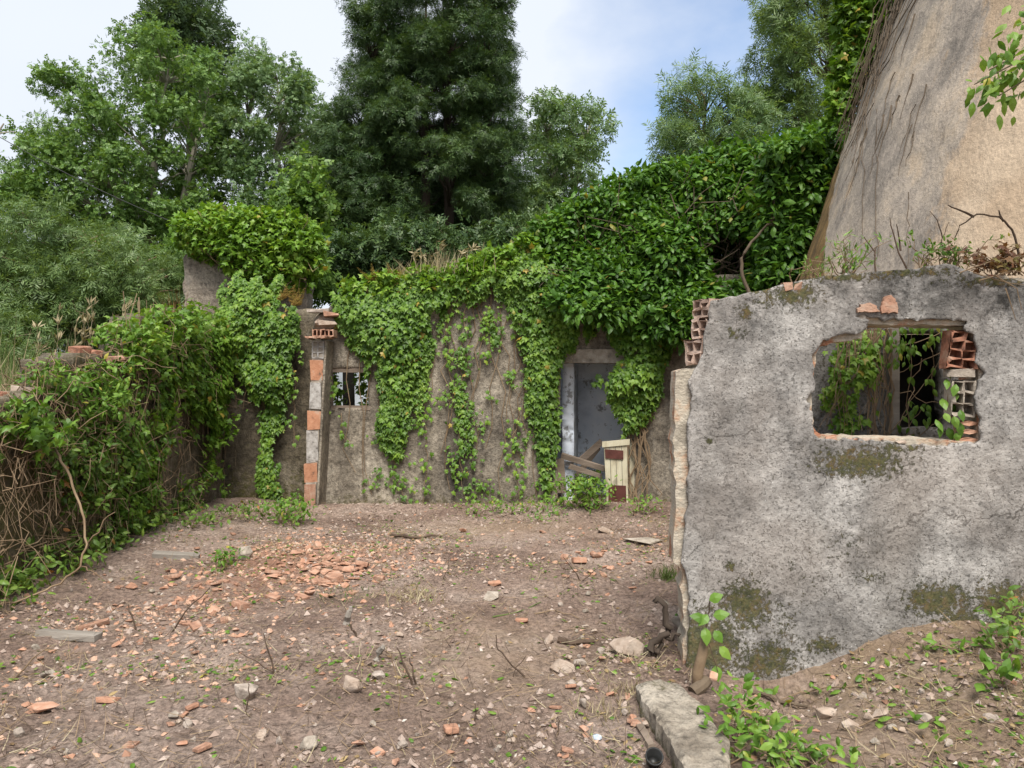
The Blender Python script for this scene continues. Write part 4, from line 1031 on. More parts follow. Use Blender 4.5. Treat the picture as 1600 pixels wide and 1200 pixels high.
for k in range(170):
    px = rng.uniform(830, 1300); py = np.interp(px, [840,905,960,1030,1090,1180,1296], [366,318,285,268,247,240,206]) - rng.exponential(5) + 4
    clump(ml, T_OVAL, P(px, py, (9.3 if px > 1200 else 10.9) + rng.normal(0, .2)), .13, 13, .11 * rng.uniform(.7, 1.2), .9, .1)
for k in range(330):     # back layer of leaves added to block light through the mound
    i = rng.integers(len(q))
    if q[i, 0] < 1030: continue
    c = P(q[i, 0] + rng.normal(0, 6), q[i, 1] + 18, rng.uniform(10.9, 11.8 if q[i, 0] > 1030 or q[i, 1] < 380 else 11.05))
    clump(mi, T_OVAL, c, .34, 30, .15, .5, .1)
for px, py in sample_poly([(1060,340),(1220,330),(1220,470),(1060,480)], 70): clump(mi, T_OVAL, P(px, py, rng.uniform(11.6, 12.3)), .3, 40, .16, .5, .1)  # more leaves added behind the hollow to darken it
put(mi, 'light_block_leaves', M['bush'], root); put(ml, 'leaves', M['bush'], root)
for k in range(70):
    a = P(rng.uniform(900, 1220), rng.uniform(430, 520), 10.9); b = P(*q[rng.integers(len(q))], 10.0); ms.tube(curve(a, b, 0, .12, 8), .013, .004, 4)
pv = [P(x, y, 9.3) for x, y in ((1172,462),(1160,432),(1158,404),(1174,378),(1198,352),(1212,338),(1220,322))]
ms.tube(np.concatenate([curve(pv[i], pv[i + 1], 0, .004, 4)[:-1] for i in range(6)]), .024, .008, 7)
for k in range(5): ms.tube(curve(pv[4], P(1218 + 10 * k, 300 + 9 * k, 9.3), 0, .05, 7), .006, .003, 4)
put(ms, 'stems', M['bark'], root)

# ivy on the tower's edge, with dead stems spreading over the render
root = ivy_thing('ivy draped down the leaning edge of the tower with bare stems', (3.7, 9.2, 5.0))
ml, ms = MB(), MB()
tp = [(1318,-70),(1420,-70),(1400,-10),(1388,35),(1372,72),(1350,118),(1330,165),(1308,200),(1300,160),(1308,100),(1312,50)]
for px, py in sample_poly(tp, 330): clump(ml, T_IVY, P(px, py, 9.05 + rng.random() * .35), .12, 22, .10, .5, .3)
for k in range(30):
    x0 = 1400 + rng.uniform(-8, 46); y0 = -30; x1 = 1306 + rng.uniform(0, 40); y1 = rng.uniform(180, 290); n = 12
    t = np.linspace(0, 1, n); bend = rng.uniform(.6, 1.0)
    pts = [cone_hit(x0 + (x1 - x0) * (a ** bend) + rng.normal(0, 2.2), y0 + (y1 - y0) * a, .02) for a in t]
    ms.tube(pts, rng.uniform(.004, .011), .003, 5)
for k in range(16):
    x0 = rng.uniform(1345, 1450); y0 = rng.uniform(20, 230); l = rng.uniform(40, 110)
    pts = [cone_hit(x0 - .28 * l * a + rng.normal(0, 1.5), y0 + l * a, .015) for a in np.linspace(0, 1, 6)]
    ms.tube(pts, rng.uniform(.004, .010), .002, 4)
for x0, y0, x1, y1 in ((1368,170,1372,400),(1352,200,1346,380),(1420,300,1418,415)):
    ms.tube([cone_hit(x0 + (x1 - x0) * a + rng.normal(0, 2), y0 + (y1 - y0) * a, .012) for a in np.linspace(0, 1, 12)], .004, .003, 4)
put(ms, 'stems', M['bark'], root); put(ml, 'leaves', M['ivy'], root)

# plants in the window hole of the pierced wall
root = ivy_thing('pale green ivy filling the broken window hole at its ragged edge', (1.9, 4.9, 1.2))
ml, ms = MB(), MB()
wall_ivy(ml, SH, SH.poly([(1255,530),(1350,512),(1380,515),(1382,560),(1368,620),(1376,690),(1345,700),(1300,696),(1296,640),(1280,640),(1255,650)]), 4200, .052, .28, .02, 14, .05, .05)
for k in range(20):
    x = rng.uniform(1352, 1388); ms.tube([SH.w(*map(np.array, SH.at(x + rng.normal(0, 3.5), y)), .07 + .03 * rng.random()) for y in np.linspace(515, 700, 9)], rng.uniform(.002, .006), .002, 4)
for k in range(16):
    ms.tube(curve(SH.w(*map(np.array, SH.at(rng.uniform(1300, 1370), 520)), .12), SH.w(*map(np.array, SH.at(rng.uniform(1265, 1340), rng.uniform(600, 690))), .15), 0, .03, 7), .003, .0015, 4)
put(ms, 'stems', M['stem'], root); put(ml, 'leaves', M['ivy_bright'], root)

root = thing('climbing_plant', 'leggy climber with drooping oval leaves across the dark opening', 'plant', (2.5, 4.8, 1.2))
ml, ms = MB(), MB(); tips = []
for x0, y0, x1, y1 in ((1420,690,1425,520),(1470,520,1380,545),(1440,560,1400,680),(1480,540,1390,590),(1400,690,1440,640),(1430,690,1500,610),(1370,600,1470,630),(1450,500,1460,620),(1375,545,1395,640),(1380,690,1470,560),(1405,510,1400,560)):
    a = P(x0, y0, 4.95 + .15 * rng.random()); b = P(x1, y1, 4.9 + .2 * rng.random()); c = curve(a, b, .02, .015, 9); ms.tube(c, .0035, .0018, 4); tips += list(c[2:])
tips = np.array(tips)
extra = np.array([P(x, y, 4.9 + .2 * rng.random()) for x, y in np.concatenate([sample_poly([(1385,535),(1400,512),(1440,500),(1488,505),(1492,525),(1450,535),(1410,560),(1390,560)], 74), sample_poly([(1390,540),(1430,540),(1440,570),(1390,570)], 12), sample_poly([(1420,630),(1450,630),(1455,660),(1425,660)], 12)])])
pos = np.concatenate([tips[rng.integers(len(tips), size=26)], extra]); n = len(pos)
leaves(ml, T_OVAL, pos, np.array([0, -.15, -1]) + rng.normal(0, .35, (n, 3)), np.array([0, -1, .4]) + rng.normal(0, .5, (n, 3)), rng.uniform(.035, .065, n))
put(ms, 'stems', M['stem'], root); put(ml, 'leaves', M['weed'], root)
root = thing('climbing_plant', 'broad leaved bindweed climbing the bared bricks beside the window hole', 'plant', (2.55, 4.45, 1.2))
ml, ms = MB(), MB()
pts = [P(x, y, 4.46) for x, y in ((1495,700),(1490,660),(1480,630),(1484,600),(1490,560))]; ms.tube(pts, .005, .003, 5)
pos = np.array([P(x, y, 4.40 + .08 * rng.random()) for x, y in [(1486,575),(1480,592),(1494,600),(1472,622),(1486,630),(1476,645),(1490,650),(1500,660),(1482,668),(1494,676),(1470,664),(1498,690),(1462,655),(1490,612),(1500,640)]]); n = len(pos)
leaves(ml, T_OVAL, pos, np.array([.1, -.3, -1]) + rng.normal(0, .3, (n, 3)), np.array([-.3, -1, .5]) + rng.normal(0, .3, (n, 3)), rng.uniform(.055, .085, n), rng.uniform(.07, .10, n))
put(ms, 'stem', M['stem'], root); put(ml, 'leaves', M['weed'], root)

# ------------------------------------------------------------------ brambles and ivy on the low side wall
def side_growth(label, poly, dens, size, depth, mat, seed, stems, name='bramble', cat='bramble', topn=0, topy=0):
    loc = LW.w(*map(np.array, LW.at(*poly[0])))
    root = ivy_thing(label, loc, name, cat)
    ml, ms = MB(), MB()
    pp = LW.poly(poly); wall_ivy(ml, LW, pp, dens, size, depth, .03, seed, .16, .2)
    lo = np.array(pp).min(0); hi = np.array(pp).max(0)
    for u, v in sample_poly(pp, topn): clump(ml, T_IVY if name == 'ivy' else T_OVAL, LW.w(np.array(u), np.array(v), rng.uniform(.03, depth)), .12, 15, size, .8, .3)
    for k in range(stems):
        u = rng.uniform(lo[0], hi[0]); v1 = hi[1] - .1 * rng.random(); v0 = rng.uniform(-.05, v1 - .4)
        a = LW.w(np.array(u), np.array(v1), rng.uniform(-.1, .15)); b = LW.w(np.array(u + rng.normal(0, .25)), np.array(v0), .04 + .22 * rng.random() ** 2)
        ms.tube(curve(a, b, 0, .07, 9, rng.uniform(-.05, .12)), rng.uniform(.002, .006), .0015, 4)
    for k in range(stems // 3):    # wiry runners arching out in loops
        u = rng.uniform(lo[0], hi[0]); a = LW.w(np.array(u), np.array(rng.uniform(.4, hi[1])), .15); b = a + np.array([rng.uniform(.0, .3), rng.normal(0, .5), rng.normal(-.1, .3)])
        ms.tube(curve(a, b, 0, .06, 9, rng.uniform(0, .2)), .004, .0015, 4)
    put(ms, 'stems', M['stem'], root); put(ml, 'leaves', mat, root)
side_growth('tangled bramble with larger leaves draped over the lowest step of the side wall', [(-40,640),(20,625),(60,640),(110,650),(150,680),(165,740),(140,800),(100,800),(60,770),(40,720),(-40,700)], 900, .068, .22, M['bramble'], 15, 80, topn=60)
side_growth('yellow green bramble on the middle step of the side wall under the brick slab', [(45,585),(90,560),(150,570),(205,600),(222,650),(225,760),(205,850),(170,850),(150,790),(130,720),(90,650),(55,630)], 1000, .066, .22, M['weed'], 16, 54, topn=80)
side_growth('ivy over the highest part of the side wall hiding the corner', [(165,515),(220,495),(300,488),(350,495),(352,620),(330,700),(320,780),(300,700),(270,640),(250,700),(240,790),(225,800),(215,700),(210,600),(190,550)], 1100, .08, .20, M['ivy'], 17, 34, 'ivy', 'ivy', topn=60)
root = ivy_thing('leafy bramble foot growing along the base of the side wall', (-3.5, 7.2, 0), 'bramble', 'bramble')
ml, ms = MB(), MB()
for k in range(130):
    y = rng.uniform(5.0, 9.6); c = np.array([-3.62 - .04 * (y - 3.2) + abs(rng.normal(.04, .10 + .10 * (y < 6.6))), y, rng.uniform(.02, .45) * rng.random() ** .5 + .08]); clump(ml, T_OVAL, c, .13, 15, .07, .8, .2)
for k in range(64):
    y = 4.6 + 4.8 * rng.random() ** 1.7; xw = -3.62 - .04 * (y - 3.2); a = np.array([xw + .06, y, rng.uniform(.3, 1.3)]); b = np.array([xw + .08 + .4 * rng.random() ** 2, y + rng.normal(0, .5), .05 + gz(-3.2, y)]); ms.tube(curve(a, b, 0, .09, 11, rng.uniform(-.1, .15)), rng.uniform(.002, .0065), .0015, 4)
put(ms, 'stems', M['stem'], root); put(ml, 'leaves', M['bramble'], root)
root = ivy_thing('yellowish shoots spilling over the stepped top of the side wall', (-3.7, 6.8, 1.8), 'bramble', 'bramble')
ml, ms = MB(), MB()
for px, py in sample_poly([(50,600),(70,565),(110,558),(160,575),(215,560),(225,600),(180,640),(120,640),(60,640)], 70): clump(ml, T_OVAL, P(px, py, 6.9 + rng.normal(-.1, .15)), .12, 13, .06, .8, .2)
for px, py in sample_poly([(0,640),(60,625),(110,650),(90,700),(20,690)], 22): clump(ml, T_IVY, P(px, py, 5.75 + rng.normal(-.05, .12)), .11, 10, .085, .8, .2)
for px, py in sample_poly([(165,520),(230,490),(300,480),(360,490),(340,520),(220,530)], 50): clump(ml, T_IVY, P(px, py, 8.7 + rng.normal(-.1, .2)), .14, 14, .07, .8, .2)
for px, py in sample_poly([(155,520),(200,492),(250,492),(250,540),(215,575),(165,560)], 60): clump(ml, T_IVY, P(px, py, 7.62 + rng.normal(-.08, .12)), .12, 14, .066, .8, .2)
for px, py in sample_poly([(30,590),(80,565),(130,568),(110,600),(50,610)], 22): clump(ml, T_OVAL, P(px, py, 6.3 + rng.normal(-.05, .12)), .10, 12, .055, .8, .2)
for k in range(60):
    px = rng.uniform(-10, 340); py = np.interp(px, [0, 80, 200, 340], [625, 585, 540, 500]); Yk = np.interp(px, [0, 100, 200, 340], [5.7, 6.5, 7.5, 9.6]); a = P(px, py + 15, Yk); ms.tube(curve(a, a + np.array([rng.normal(.1, .25), rng.normal(0, .3), rng.uniform(-.25, .3)]), 0, .05, 8, .08), .0045, .002, 4)
put(ms, 'stems', M['stem'], root); put(ml, 'leaves', M['weed'], root)
# one long bare runner
mb = MB(); pts = np.array([P(x, y, d) for x, y, d in ((85,700,5.9),(110,745,5.8),(128,800,5.7),(136,850,5.6),(126,885,5.5),(95,912,5.4),(40,935,5.25),(-30,955,5.1))])
sm = np.concatenate([curve(pts[i], pts[i + 1], 0, .012, 5)[:-1] for i in range(len(pts) - 1)] + [pts[-1:]])
mb.tube(sm, .010, .006, 7); mb.tube(curve(pts[4], P(160, 905, 5.4), 0, .02, 6), .006, .003, 5); mb.tube(curve(pts[3], P(180, 800, 5.6), 0, .02, 6), .006, .003, 5)
tag(mb.build('bramble_runner', M['stem'], smooth=True), 'long bare tan bramble cane curving down past the side wall', 'cane')
# ------------------------------------------------------------------ growth behind and on top of the walls
def shrub(name, label, outline, Y, thick, mat, T, size, n, per, crad, seed, cat='shrub', group=None, base=1.2):
    xs = [p[0] for p in outline]; cx = sum(xs) / len(xs); bot = max(p[1] for p in outline); top = min(p[1] for p in outline)
    return tree(name, label, cat, Y, outline, [[(cx, bot + 20), (cx - 10, (top + bot) / 2), (cx - 15, top + 20)], [(cx + 4, bot + 20), (cx + (max(xs) - cx) * .5, top + (bot - top) * .4)]], mat, M['bark'], T, size, n, per, crad, thick, group, base, seed, limb_r=.03)
shrub('shrub', 'dark leafy shrub filling the space under the dark wattle', [(500,450),(520,370),(600,345),(690,360),(780,345),(830,330),(850,370),(830,450)], 15, .9, M['acacia'], T_SPRAY, .22, 150, 70, .36, 31)
shrub('shrub', 'grey green shrub under the pale open tree', [(800,440),(820,350),(870,330),(930,320),(980,330),(1010,300),(1040,420)], 14.5, .8, M['wattle'], T_SPRAY, .2, 100, 60, .36, 32)
shrub('shrub', 'mixed green shrub behind the ivy capped stub', [(180,460),(210,395),(300,385),(360,390),(440,400),(520,390),(530,470)], 14, .9, M['poplar'], T_BROAD, .2, 140, 60, .36, 33)
shrub('shrub', 'leafy shrub under the eucalyptus at the tower foot', [(1020,330),(1060,255),(1140,250),(1220,225),(1290,200),(1320,200),(1320,330)], 13, .8, M['bush'], T_BROAD, .2, 130, 60, .34, 34)
shrub('shrub', 'low bush at the foot of the thin poplar by the photo edge', [(-140,640),(-130,470),(-60,440),(0,450),(60,500),(60,620)], 10, .7, M['wattle'], T_SPRAY2, .15, 130, 55, .26, 35)

def blades(mb, base, h, n, spread, lean=.35, w=.008):
    b = np.asarray(base) + rng.normal(0, 1, (n, 3)) * np.array([spread, spread, 0])
    b[:, 2] = np.asarray(base)[2]
    tip = np.array([0, 0, 1.0]) + rng.normal(0, lean, (n, 3)); nr = rdir(n); s = h * rng.uniform(.5, 1.15, n)
    leaves(mb, T_BLADE, b, tip, nr, s, np.full(n, w) * rng.uniform(.7, 1.3, n))
# tall grass on the bank behind the side wall
mg, md = MB(), MB()
for k in range(650):
    x = rng.uniform(-7.5, -4.15); y = rng.uniform(6.2, 11.5); z = float(gz(x, y)); blades(mg if rng.random() < .8 else md, (x, y, z), rng.uniform(.4, .8), 14, .09, .28, .007)
tag(mg.build('green_grass', M['grass']), kind='stuff'); tag(md.build('dry_grass', M['dry']), kind='stuff')
def dry_tuft(label, px, py, Y, h, n, spread, mat='dry', plumes=0, name='grass_tuft', foot=False):
    c = P(px, py, Y)
    if foot: c[2] = gz(c[0], c[1])
    mb = MB(); blades(mb, c, h, n, spread, .4, .007)
    for k in range(plumes):
        b = c + rng.normal(0, spread, 3) * np.array([1, 1, 0]); t = b + np.array([rng.normal(.12, .15), rng.normal(0, .12), h * rng.uniform(.9, 1.2)])
        cv = curve(b, t, 0, .01, 7, .05); mb.tube(cv, .003, .002, 4)
        m = 16; s = rng.integers(4, 7, m); leaves(mb, T_LANCE, cv[s] + rng.normal(0, .012, (m, 3)), (cv[6] - cv[4])[None] * 6 + rng.normal(0, .5, (m, 3)) + np.array([.3, 0, -.5]), rdir(m), .10)
    tag(mb.build(name, M[mat], origin=c), label, 'grass')
dry_tuft('tall tan seeding grass on the bank beside the mimosa bush', 118, 520, 8.5, .95, 90, .20, plumes=10, foot=True)
dry_tuft('drooping dry grass plumes at the end of the bank near the stub', 165, 520, 8.2, .85, 70, .2, plumes=6, foot=True)
dry_tuft('dry straw coloured grass on the far wall top below the dark wattle', 700, 432, 10.45, .38, 260, .26, plumes=8)
dry_tuft('smaller dry grass on the far wall top near the ferns', 640, 436, 10.45, .24, 120, .16)
dry_tuft('wispy green grass stalks rising behind the shrub mound edge', 830, 400, 10.9, .75, 60, .2, 'grass')
dry_tuft('reddish dry dock stalks at the left of the plaster stub', 270, 505, 10.3, .55, 60, .08, 'russet')
def fern(label, px, py, Y, n, l):
    c = P(px, py, Y); mb = MB()
    for k in range(n):
        d = np.array([rng.normal(0, .5), rng.normal(-.2, .4), 1.0]); d /= np.linalg.norm(d); e = c + rng.normal(0, .05, 3) + d * l * rng.uniform(.6, 1.1)
        cv = curve(c, e, 0, .005, 16, -.02); mb.tube(cv, .003, .001, 4)
        for sd in (-1, 1):
            t = cv[2:]; m = len(t); tip = np.tile(np.array([sd * .9, 0, .35]), (m, 1)); leaves(mb, T_DIAM, t, tip, np.tile(np.array([0, -1, .3]), (m, 1)) + rng.normal(0, .2, (m, 3)), np.linspace(.10, .02, m) * l / .35, np.linspace(.035, .012, m) * l / .35)
    tag(mb.build('fern', M['fern'], origin=c), label, 'fern', 'rusty ferns on the wall tops')
fern('rusty yellow fern growing out of the ivy above the orange pier', 462, 478, 10.1, 6, .27)
fern('orange fern tips on the far wall top left of the dry grass', 612, 440, 10.2, 6, .24)
fern('small orange fern standing at the ivy edge near the pier top', 438, 470, 10.15, 4, .22)
fern('orange fern leaning from the ivy at the wall top between other ferns', 585, 440, 10.2, 5, .22)

# rubble on top of the pier's wall
for i, (px, py, s_, mt_, lab) in enumerate([(500, 487, .13, 'stone', 'pale flat stone lying on the ivy above the pier'), (518, 492, .10, 'dirty_brick', 'brown tile shard on the wall above the pier'), (510, 505, .11, 'chunk', 'pinkish mortar lump just above the pier cap')]):
    mb = MB(); c = P(px, py, 10.15); mb.box(c, (s_, .1, .022), .2 * i, .012); tag(mb.build('loose_stone', M[mt_], origin=c), lab, 'stone')

# plants on top of the pierced wall
def top_plant(label, px, py, Y, h, w, mat, T, size, n, stems, name='wall_plant'):
    c = P(px, py, Y); root = thing(name, label, 'plant', tuple(c)); ml, ms = MB(), MB()
    for k in range(stems):
        e = c + np.array([rng.normal(0, w), rng.normal(0, .08), h * rng.uniform(.4, 1.1)]); cv = curve(c + np.array([rng.normal(0, w * .5), 0, -.02]), e, 0, .02, 7, .03); ms.tube(cv, .004, .0015, 4)
        m = max(1, n // stems); pos = cv[rng.integers(2, 7, m)] + rng.normal(0, .02, (m, 3)); leaves(ml, T, pos, rng.normal(0, .7, (m, 3)) + np.array([0, -.2, .25]), np.array([0, -.5, 1]) + rng.normal(0, .4, (m, 3)), size * rng.uniform(.6, 1.2, m))
    put(ms, 'stems', M['stem'], root); put(ml, 'leaves', M[mat], root)
top_plant('slender willowy green weed standing before the ochre tower foot', 1318, 432, 4.75, .24, .12, 'weed', T_LANCE, .06, 190, 16)
top_plant('tiny green weeds along the mossy top of the pierced wall', 1265, 440, 4.6, .08, .10, 'weed', T_LANCE, .035, 90, 12)
top_plant('mixed green and yellow weeds rooted on the pierced wall top', 1485, 418, 4.55, .15, .13, 'weed', T_OVAL, .035, 130, 16)
top_plant('russet red creeper leaves massed at the end of the pierced wall top', 1565, 425, 4.45, .13, .16, 'russet', T_IVY, .042, 260, 24)
top_plant('thin sprig of pale leaves rising alone on the pierced wall top', 1440, 420, 4.6, .20, .05, 'weed', T_OVAL, .04, 36, 6)
def twig(label, paths, Y, r, mat='dark_stem', name='dry_twig', cat='twig', group=None):
    mb = MB()
    for p in paths:
        q = [P(x, y, Y) + rng.normal(0, .006, 3) for x, y in p]; q = np.concatenate([curve(q[i], q[i + 1], 0, .003, 4)[:-1] for i in range(len(q) - 1)] + [np.array([q[-1]])]); mb.tube(q, r, r * .4, 5)
    o = centre(mb); tag(mb.build(name, M[mat], origin=o), label, cat, group)
twig('bare dark twig arching in a loop above the russet creeper', [[(1590,430),(1592,395),(1582,360),(1560,338),(1525,336),(1500,352),(1488,372)],[(1525,336),(1500,330),(1478,322)],[(1572,348),(1565,330)]], 4.5, .008)
twig('forked bare twig standing on the pierced wall top', [[(1366,425),(1366,395),(1350,370)],[(1366,398),(1370,385)]], 4.6, .006)
twig('bent bare twig leaning right of the forked twig', [[(1418,418),(1405,395),(1393,355),(1390,342)],[(1405,392),(1406,370),(1398,350)]], 4.6, .006)
twig('upright pair of thin bare stems beside the leafy sprig', [[(1476,415),(1470,375),(1480,345)],[(1470,375),(1462,345),(1456,330)]], 4.55, .004)
twig('tangle of pale dry runners at the end of the pierced wall top', [[(1500,425),(1550,410),(1610,400)],[(1530,440),(1580,420),(1620,430)],[(1550,432),(1590,450),(1600,480)],[(1520,425),(1570,440),(1610,445)],[(1570,450),(1590,500)]], 4.35, .004, 'stem')

# branch reaching in from a tree standing outside the picture
root = thing('overhanging_branch_tree', 'leafy branch hanging in front of the tower from a tree outside the picture', 'tree', (4.7, 2.6, .1))
ml, ms = MB(), MB()
ms.tube(curve((4.7, 2.6, 0), (4.6, 2.9, 4.4), 0, .05, 10), .10, .05, 8)
hub = np.array([4.62, 2.85, 3.6])
def branch_to(px, py, Y, leaves_n, sz):
    e = P(px, py, Y); cv = curve(hub, e, 0, .03, 14, .25); ms.tube(cv, .02, .003, 5); t = cv[7:]
    for k in range(leaves_n // 6):
        c = t[rng.integers(len(t))] + rng.normal(0, .05, 3); m = 6
        leaves(ml, T_OVAL, c + rng.normal(0, .045, (m, 3)), np.array([-.3, 0, -.7]) + rng.normal(0, .5, (m, 3)), np.array([0, -.6, .6]) + rng.normal(0, .5, (m, 3)), rng.uniform(.05, .085, m))
branch_to(1522, 132, 4.0, 150, .07); branch_to(1560, 150, 4.0, 130, .07); branch_to(1580, 90, 4.1, 110, .07); branch_to(1575, 0, 4.1, 60, .07); branch_to(1700, 60, 3.8, 150, .07); branch_to(1592, 120, 4.0, 120, .07); branch_to(1545, 110, 4.05, 90, .07); branch_to(1590, 40, 4.1, 90, .07)
put(ms, 'trunk', M['bark'], root); put(ml, 'leaves', M['weed'], root)

# cable crossing the poplars
mb = MB(); mb.tube(curve(P(-60, 180, 14), P(330, 372, 13.5), .12, 0, 14), .007, .007, 5)
tag(mb.build('overhead_cable', M['cable']), 'thin dark cable slanting down in front of the poplars', 'cable')

# ------------------------------------------------------------------ doorway: broken door and timbers
Yd = 10.02
root = thing('broken_door', 'leaning lower half of a cream plank door with maroon panels', 'door', (float(P(963, 790, Yd)[0]), Yd, 0))
def quad_board(mb, pts, Y, th):
    a = np.array([P(x, y, Y) for x, y in pts]); b = a + np.array([0, th, 0]); n = len(pts)
    mb.add(np.concatenate([a, b]), [list(range(n))[::-1]], [list(range(n, 2 * n))], [[i, (i + 1) % n, (i + 1) % n + n, i + n] for i in range(n)])
for k in range(4):
    t0, t1 = k / 4 + .01, (k + 1) / 4 - .01; a = lambda t: (943 + 37 * t, 690 - 3 * t); b = lambda t: (948 + 34 * t, 792 - 1 * t)
    mb = MB(); quad_board(mb, [a(t0), a(t1), b(t1), b(t0)], Yd, .03); put(mb, 'plank', M['white_paint'], root)
for pts in ([(945,702),(974,704),(974,718),(946,716)], [(951,758),(978,759),(979,788),(951,788)]):
    mb = MB(); quad_board(mb, pts, Yd - .016, .012); put(mb, 'maroon_panel', M['red_paint'], root)
mb = MB(); quad_board(mb, [(941,690),(984,686),(984,695),(941,699)], Yd - .02, .016); put(mb, 'rail', M['white_paint'], root)
for lab, a, b, r in (('broken timber slanting up from behind the plank door', (905,722,10.6), (940,690,10.5), .035), ('horizontal broken timber lying in the doorway', (878,712,10.5), (945,732,10.3), .035), ('dark timber stump leaning at the doorway edge', (874,716,10.4), (878,770,10.4), .055), ('thin lath caught among the doorway timbers', (890,728,10.4), (938,745,10.3), .03), ('timber lying behind the other doorway timbers', (895,752,10.9), (935,700,10.9), .03)):
    A = P(*a); B = P(*b); d = norm((B - A)[None])[0]; s1 = norm(np.cross(d, [0, 1., 0])[None])[0]; s2 = np.cross(d, s1)
    mb = MB(); mb.box((A + B) / 2, (np.linalg.norm(B - A) / 2, r * .6, r), axes=[d, s2, s1], jit=.008); tag(mb.build('timber', M['timber'], origin=(A + B) / 2), lab, 'timber', 'timbers in the doorway')

# ------------------------------------------------------------------ weeds
def weed(label, spots_, h, n, size, mat='weed', T=T_OVAL, name='weed', rad=.12, group=None, Yfix=None, stems=True):
    pts = [P(x, y, Yfix) if Yfix else gpt(x, y) for x, y in spots_]
    root = thing(name, label, 'plant', tuple(float(v) for v in pts[0]), group); ml, ms = MB(), MB()
    for c in pts:
        for k in range(5):
            e = c + np.array([rng.normal(0, rad), rng.normal(0, rad), h * rng.uniform(.4, 1.1)]); cv = curve(c, e, 0, .02, 6); ms.tube(cv, .004, .0015, 4)
        m = n; t = rng.random((m, 1)) ** .7
        pos = c + np.concatenate([rng.normal(0, rad, (m, 2)), t * h], 1); tip = rng.normal(0, .8, (m, 3)) + np.array([0, -.2, .1]); leaves(ml, T, pos, tip, np.array([0, -.35, 1]) + rng.normal(0, .35, (m, 3)), size * rng.uniform(.5, 1.2, m))
    put(ms, 'stems', M['stem'], root); put(ml, 'leaves', M[mat], root)
weed('lush green weeds filling the foot of the doorway', [(880,790),(895,796),(912,792),(928,797),(900,780),(920,775),(935,795)], .38, 95, .075, rad=.12)
weed('leafy green weed at the foot of the orange pier', [(440,818),(455,822),(468,818),(450,810)], .26, 70, .065, rad=.10)
weed('green weeds at the foot of the dark corner wall', [(360,812),(385,815),(410,808),(335,820),(300,826)], .18, 60, .06, 'bramble', rad=.14)
weed('scrubby weeds along the far wall foot left of the doorway', [(770,800),(800,803),(825,798),(850,800),(745,806)], .16, 44, .055, rad=.12)
weed('weeds at the foot of the wall by the broken door', [(1000,800),(1020,802),(990,806)], .2, 40, .055, rad=.1)
weed('small leafy weed standing alone among the bricks', [(345,893),(355,885)], .16, 44, .05, rad=.07)
weed('fresh green weed patch in front of the pale footing', [(1150,1160),(1175,1150),(1140,1195),(1165,1120),(1210,1190)], .16, 40, .058, rad=.07)
weed('bright trailing weed at the photo bottom right of the footing', [(1240,1195),(1275,1198),(1225,1180)], .10, 36, .05, rad=.08)
weed('leafy weeds at the pierced wall foot by the photo edge', [(1580,1000),(1592,985),(1570,1025),(1598,1040)], .22, 34, .055, 'bramble', rad=.07)
weed('rosette of pointed leaves on the mound below the edge weeds', [(1565,1072)], .12, 26, .075, 'weed', rad=.04)
weed('yellowish weed along the doorway threshold', [(870,806),(845,815)], .12, 40, .05, 'lime', rad=.08)
def tuft(label, px, py, h, n, spread, mat='grass'):
    c = gpt(px, py); mb = MB(); blades(mb, c, h, n, spread, .55, .006); tag(mb.build('grass_tuft', M[mat], origin=c), label, 'grass')
tuft('green grass tuft beside the broken end of the pierced wall', 1042, 905, .16, 120, .05)
tuft('dry flattened grass sod in the middle of the courtyard', 650, 935, .10, 150, .12, 'dry')
tuft('straw tuft left of the middle of the courtyard', 540, 935, .09, 100, .14, 'grass')
tuft('dead grass at the side of the footing', 1050, 1120, .10, 80, .06, 'dry')
tuft('dead grass beside the big tan stone', 975, 1085, .10, 80, .06, 'dry')
tuft('cut grass swath on the soil left of the footing', 950, 1120, .08, 80, .08, 'dry')

# stump with a regrowing shoot, in front of the pierced wall
c = gpt(1092, 1078); Ys = c[1]
root = thing('stump', 'cut stump with a fresh shoot of large leaves before the pierced wall', 'stump', tuple(c))
mb = MB(); mb.tube(np.array([c + np.array([0, 0, -.05]), P(1090, 1050, Ys), P(1098, 1020, Ys), P(1102, 992, Ys)]), [.034, .03, .028, .02], None, 9); put(mb, 'trunk', M['stem'], root, smooth=True)
mb = MB(); mb.tube(np.array([P(1082, 1082, Ys - .05), P(1098, 1070, Ys - .02), P(1104, 1062, Ys)]), [.035, .036, .034], None, 10); put(mb, 'sawn_log', M['bark'], root)
mb = MB(); mb.tube(curve(P(1102, 994, Ys), P(1110, 935, Ys), 0, .004, 7), .005, .003, 5); mb.tube(curve(P(1100, 1000, Ys - .02), P(1122, 1050, Ys - .05), 0, .01, 7, .05), .003, .002, 4); put(mb, 'shoot', M['dark_stem'], root)
mb = MB(); pos = np.array([P(x, y, Ys - .03) for x, y in ((1108,938),(1106,960),(1114,962),(1102,980),(1116,985),(1124,1010),(1118,1040),(1104,968))]); n = len(pos)
tp_ = np.array([[.5,-.2,.3],[-.6,-.3,-.5],[.9,-.2,.2],[0,-.4,-.7],[.5,-.3,-.7],[.6,-.2,-.6],[.1,-.3,-.8],[-.9,-.2,.3]])
leaves(mb, T_OVAL, pos, tp_, np.tile(np.array([0, -.9, .7]), (n, 1)) + rng.normal(0, .2, (n, 3)), rng.uniform(.07, .095, n), .11); put(mb, 'leaves', M['weed'], root)

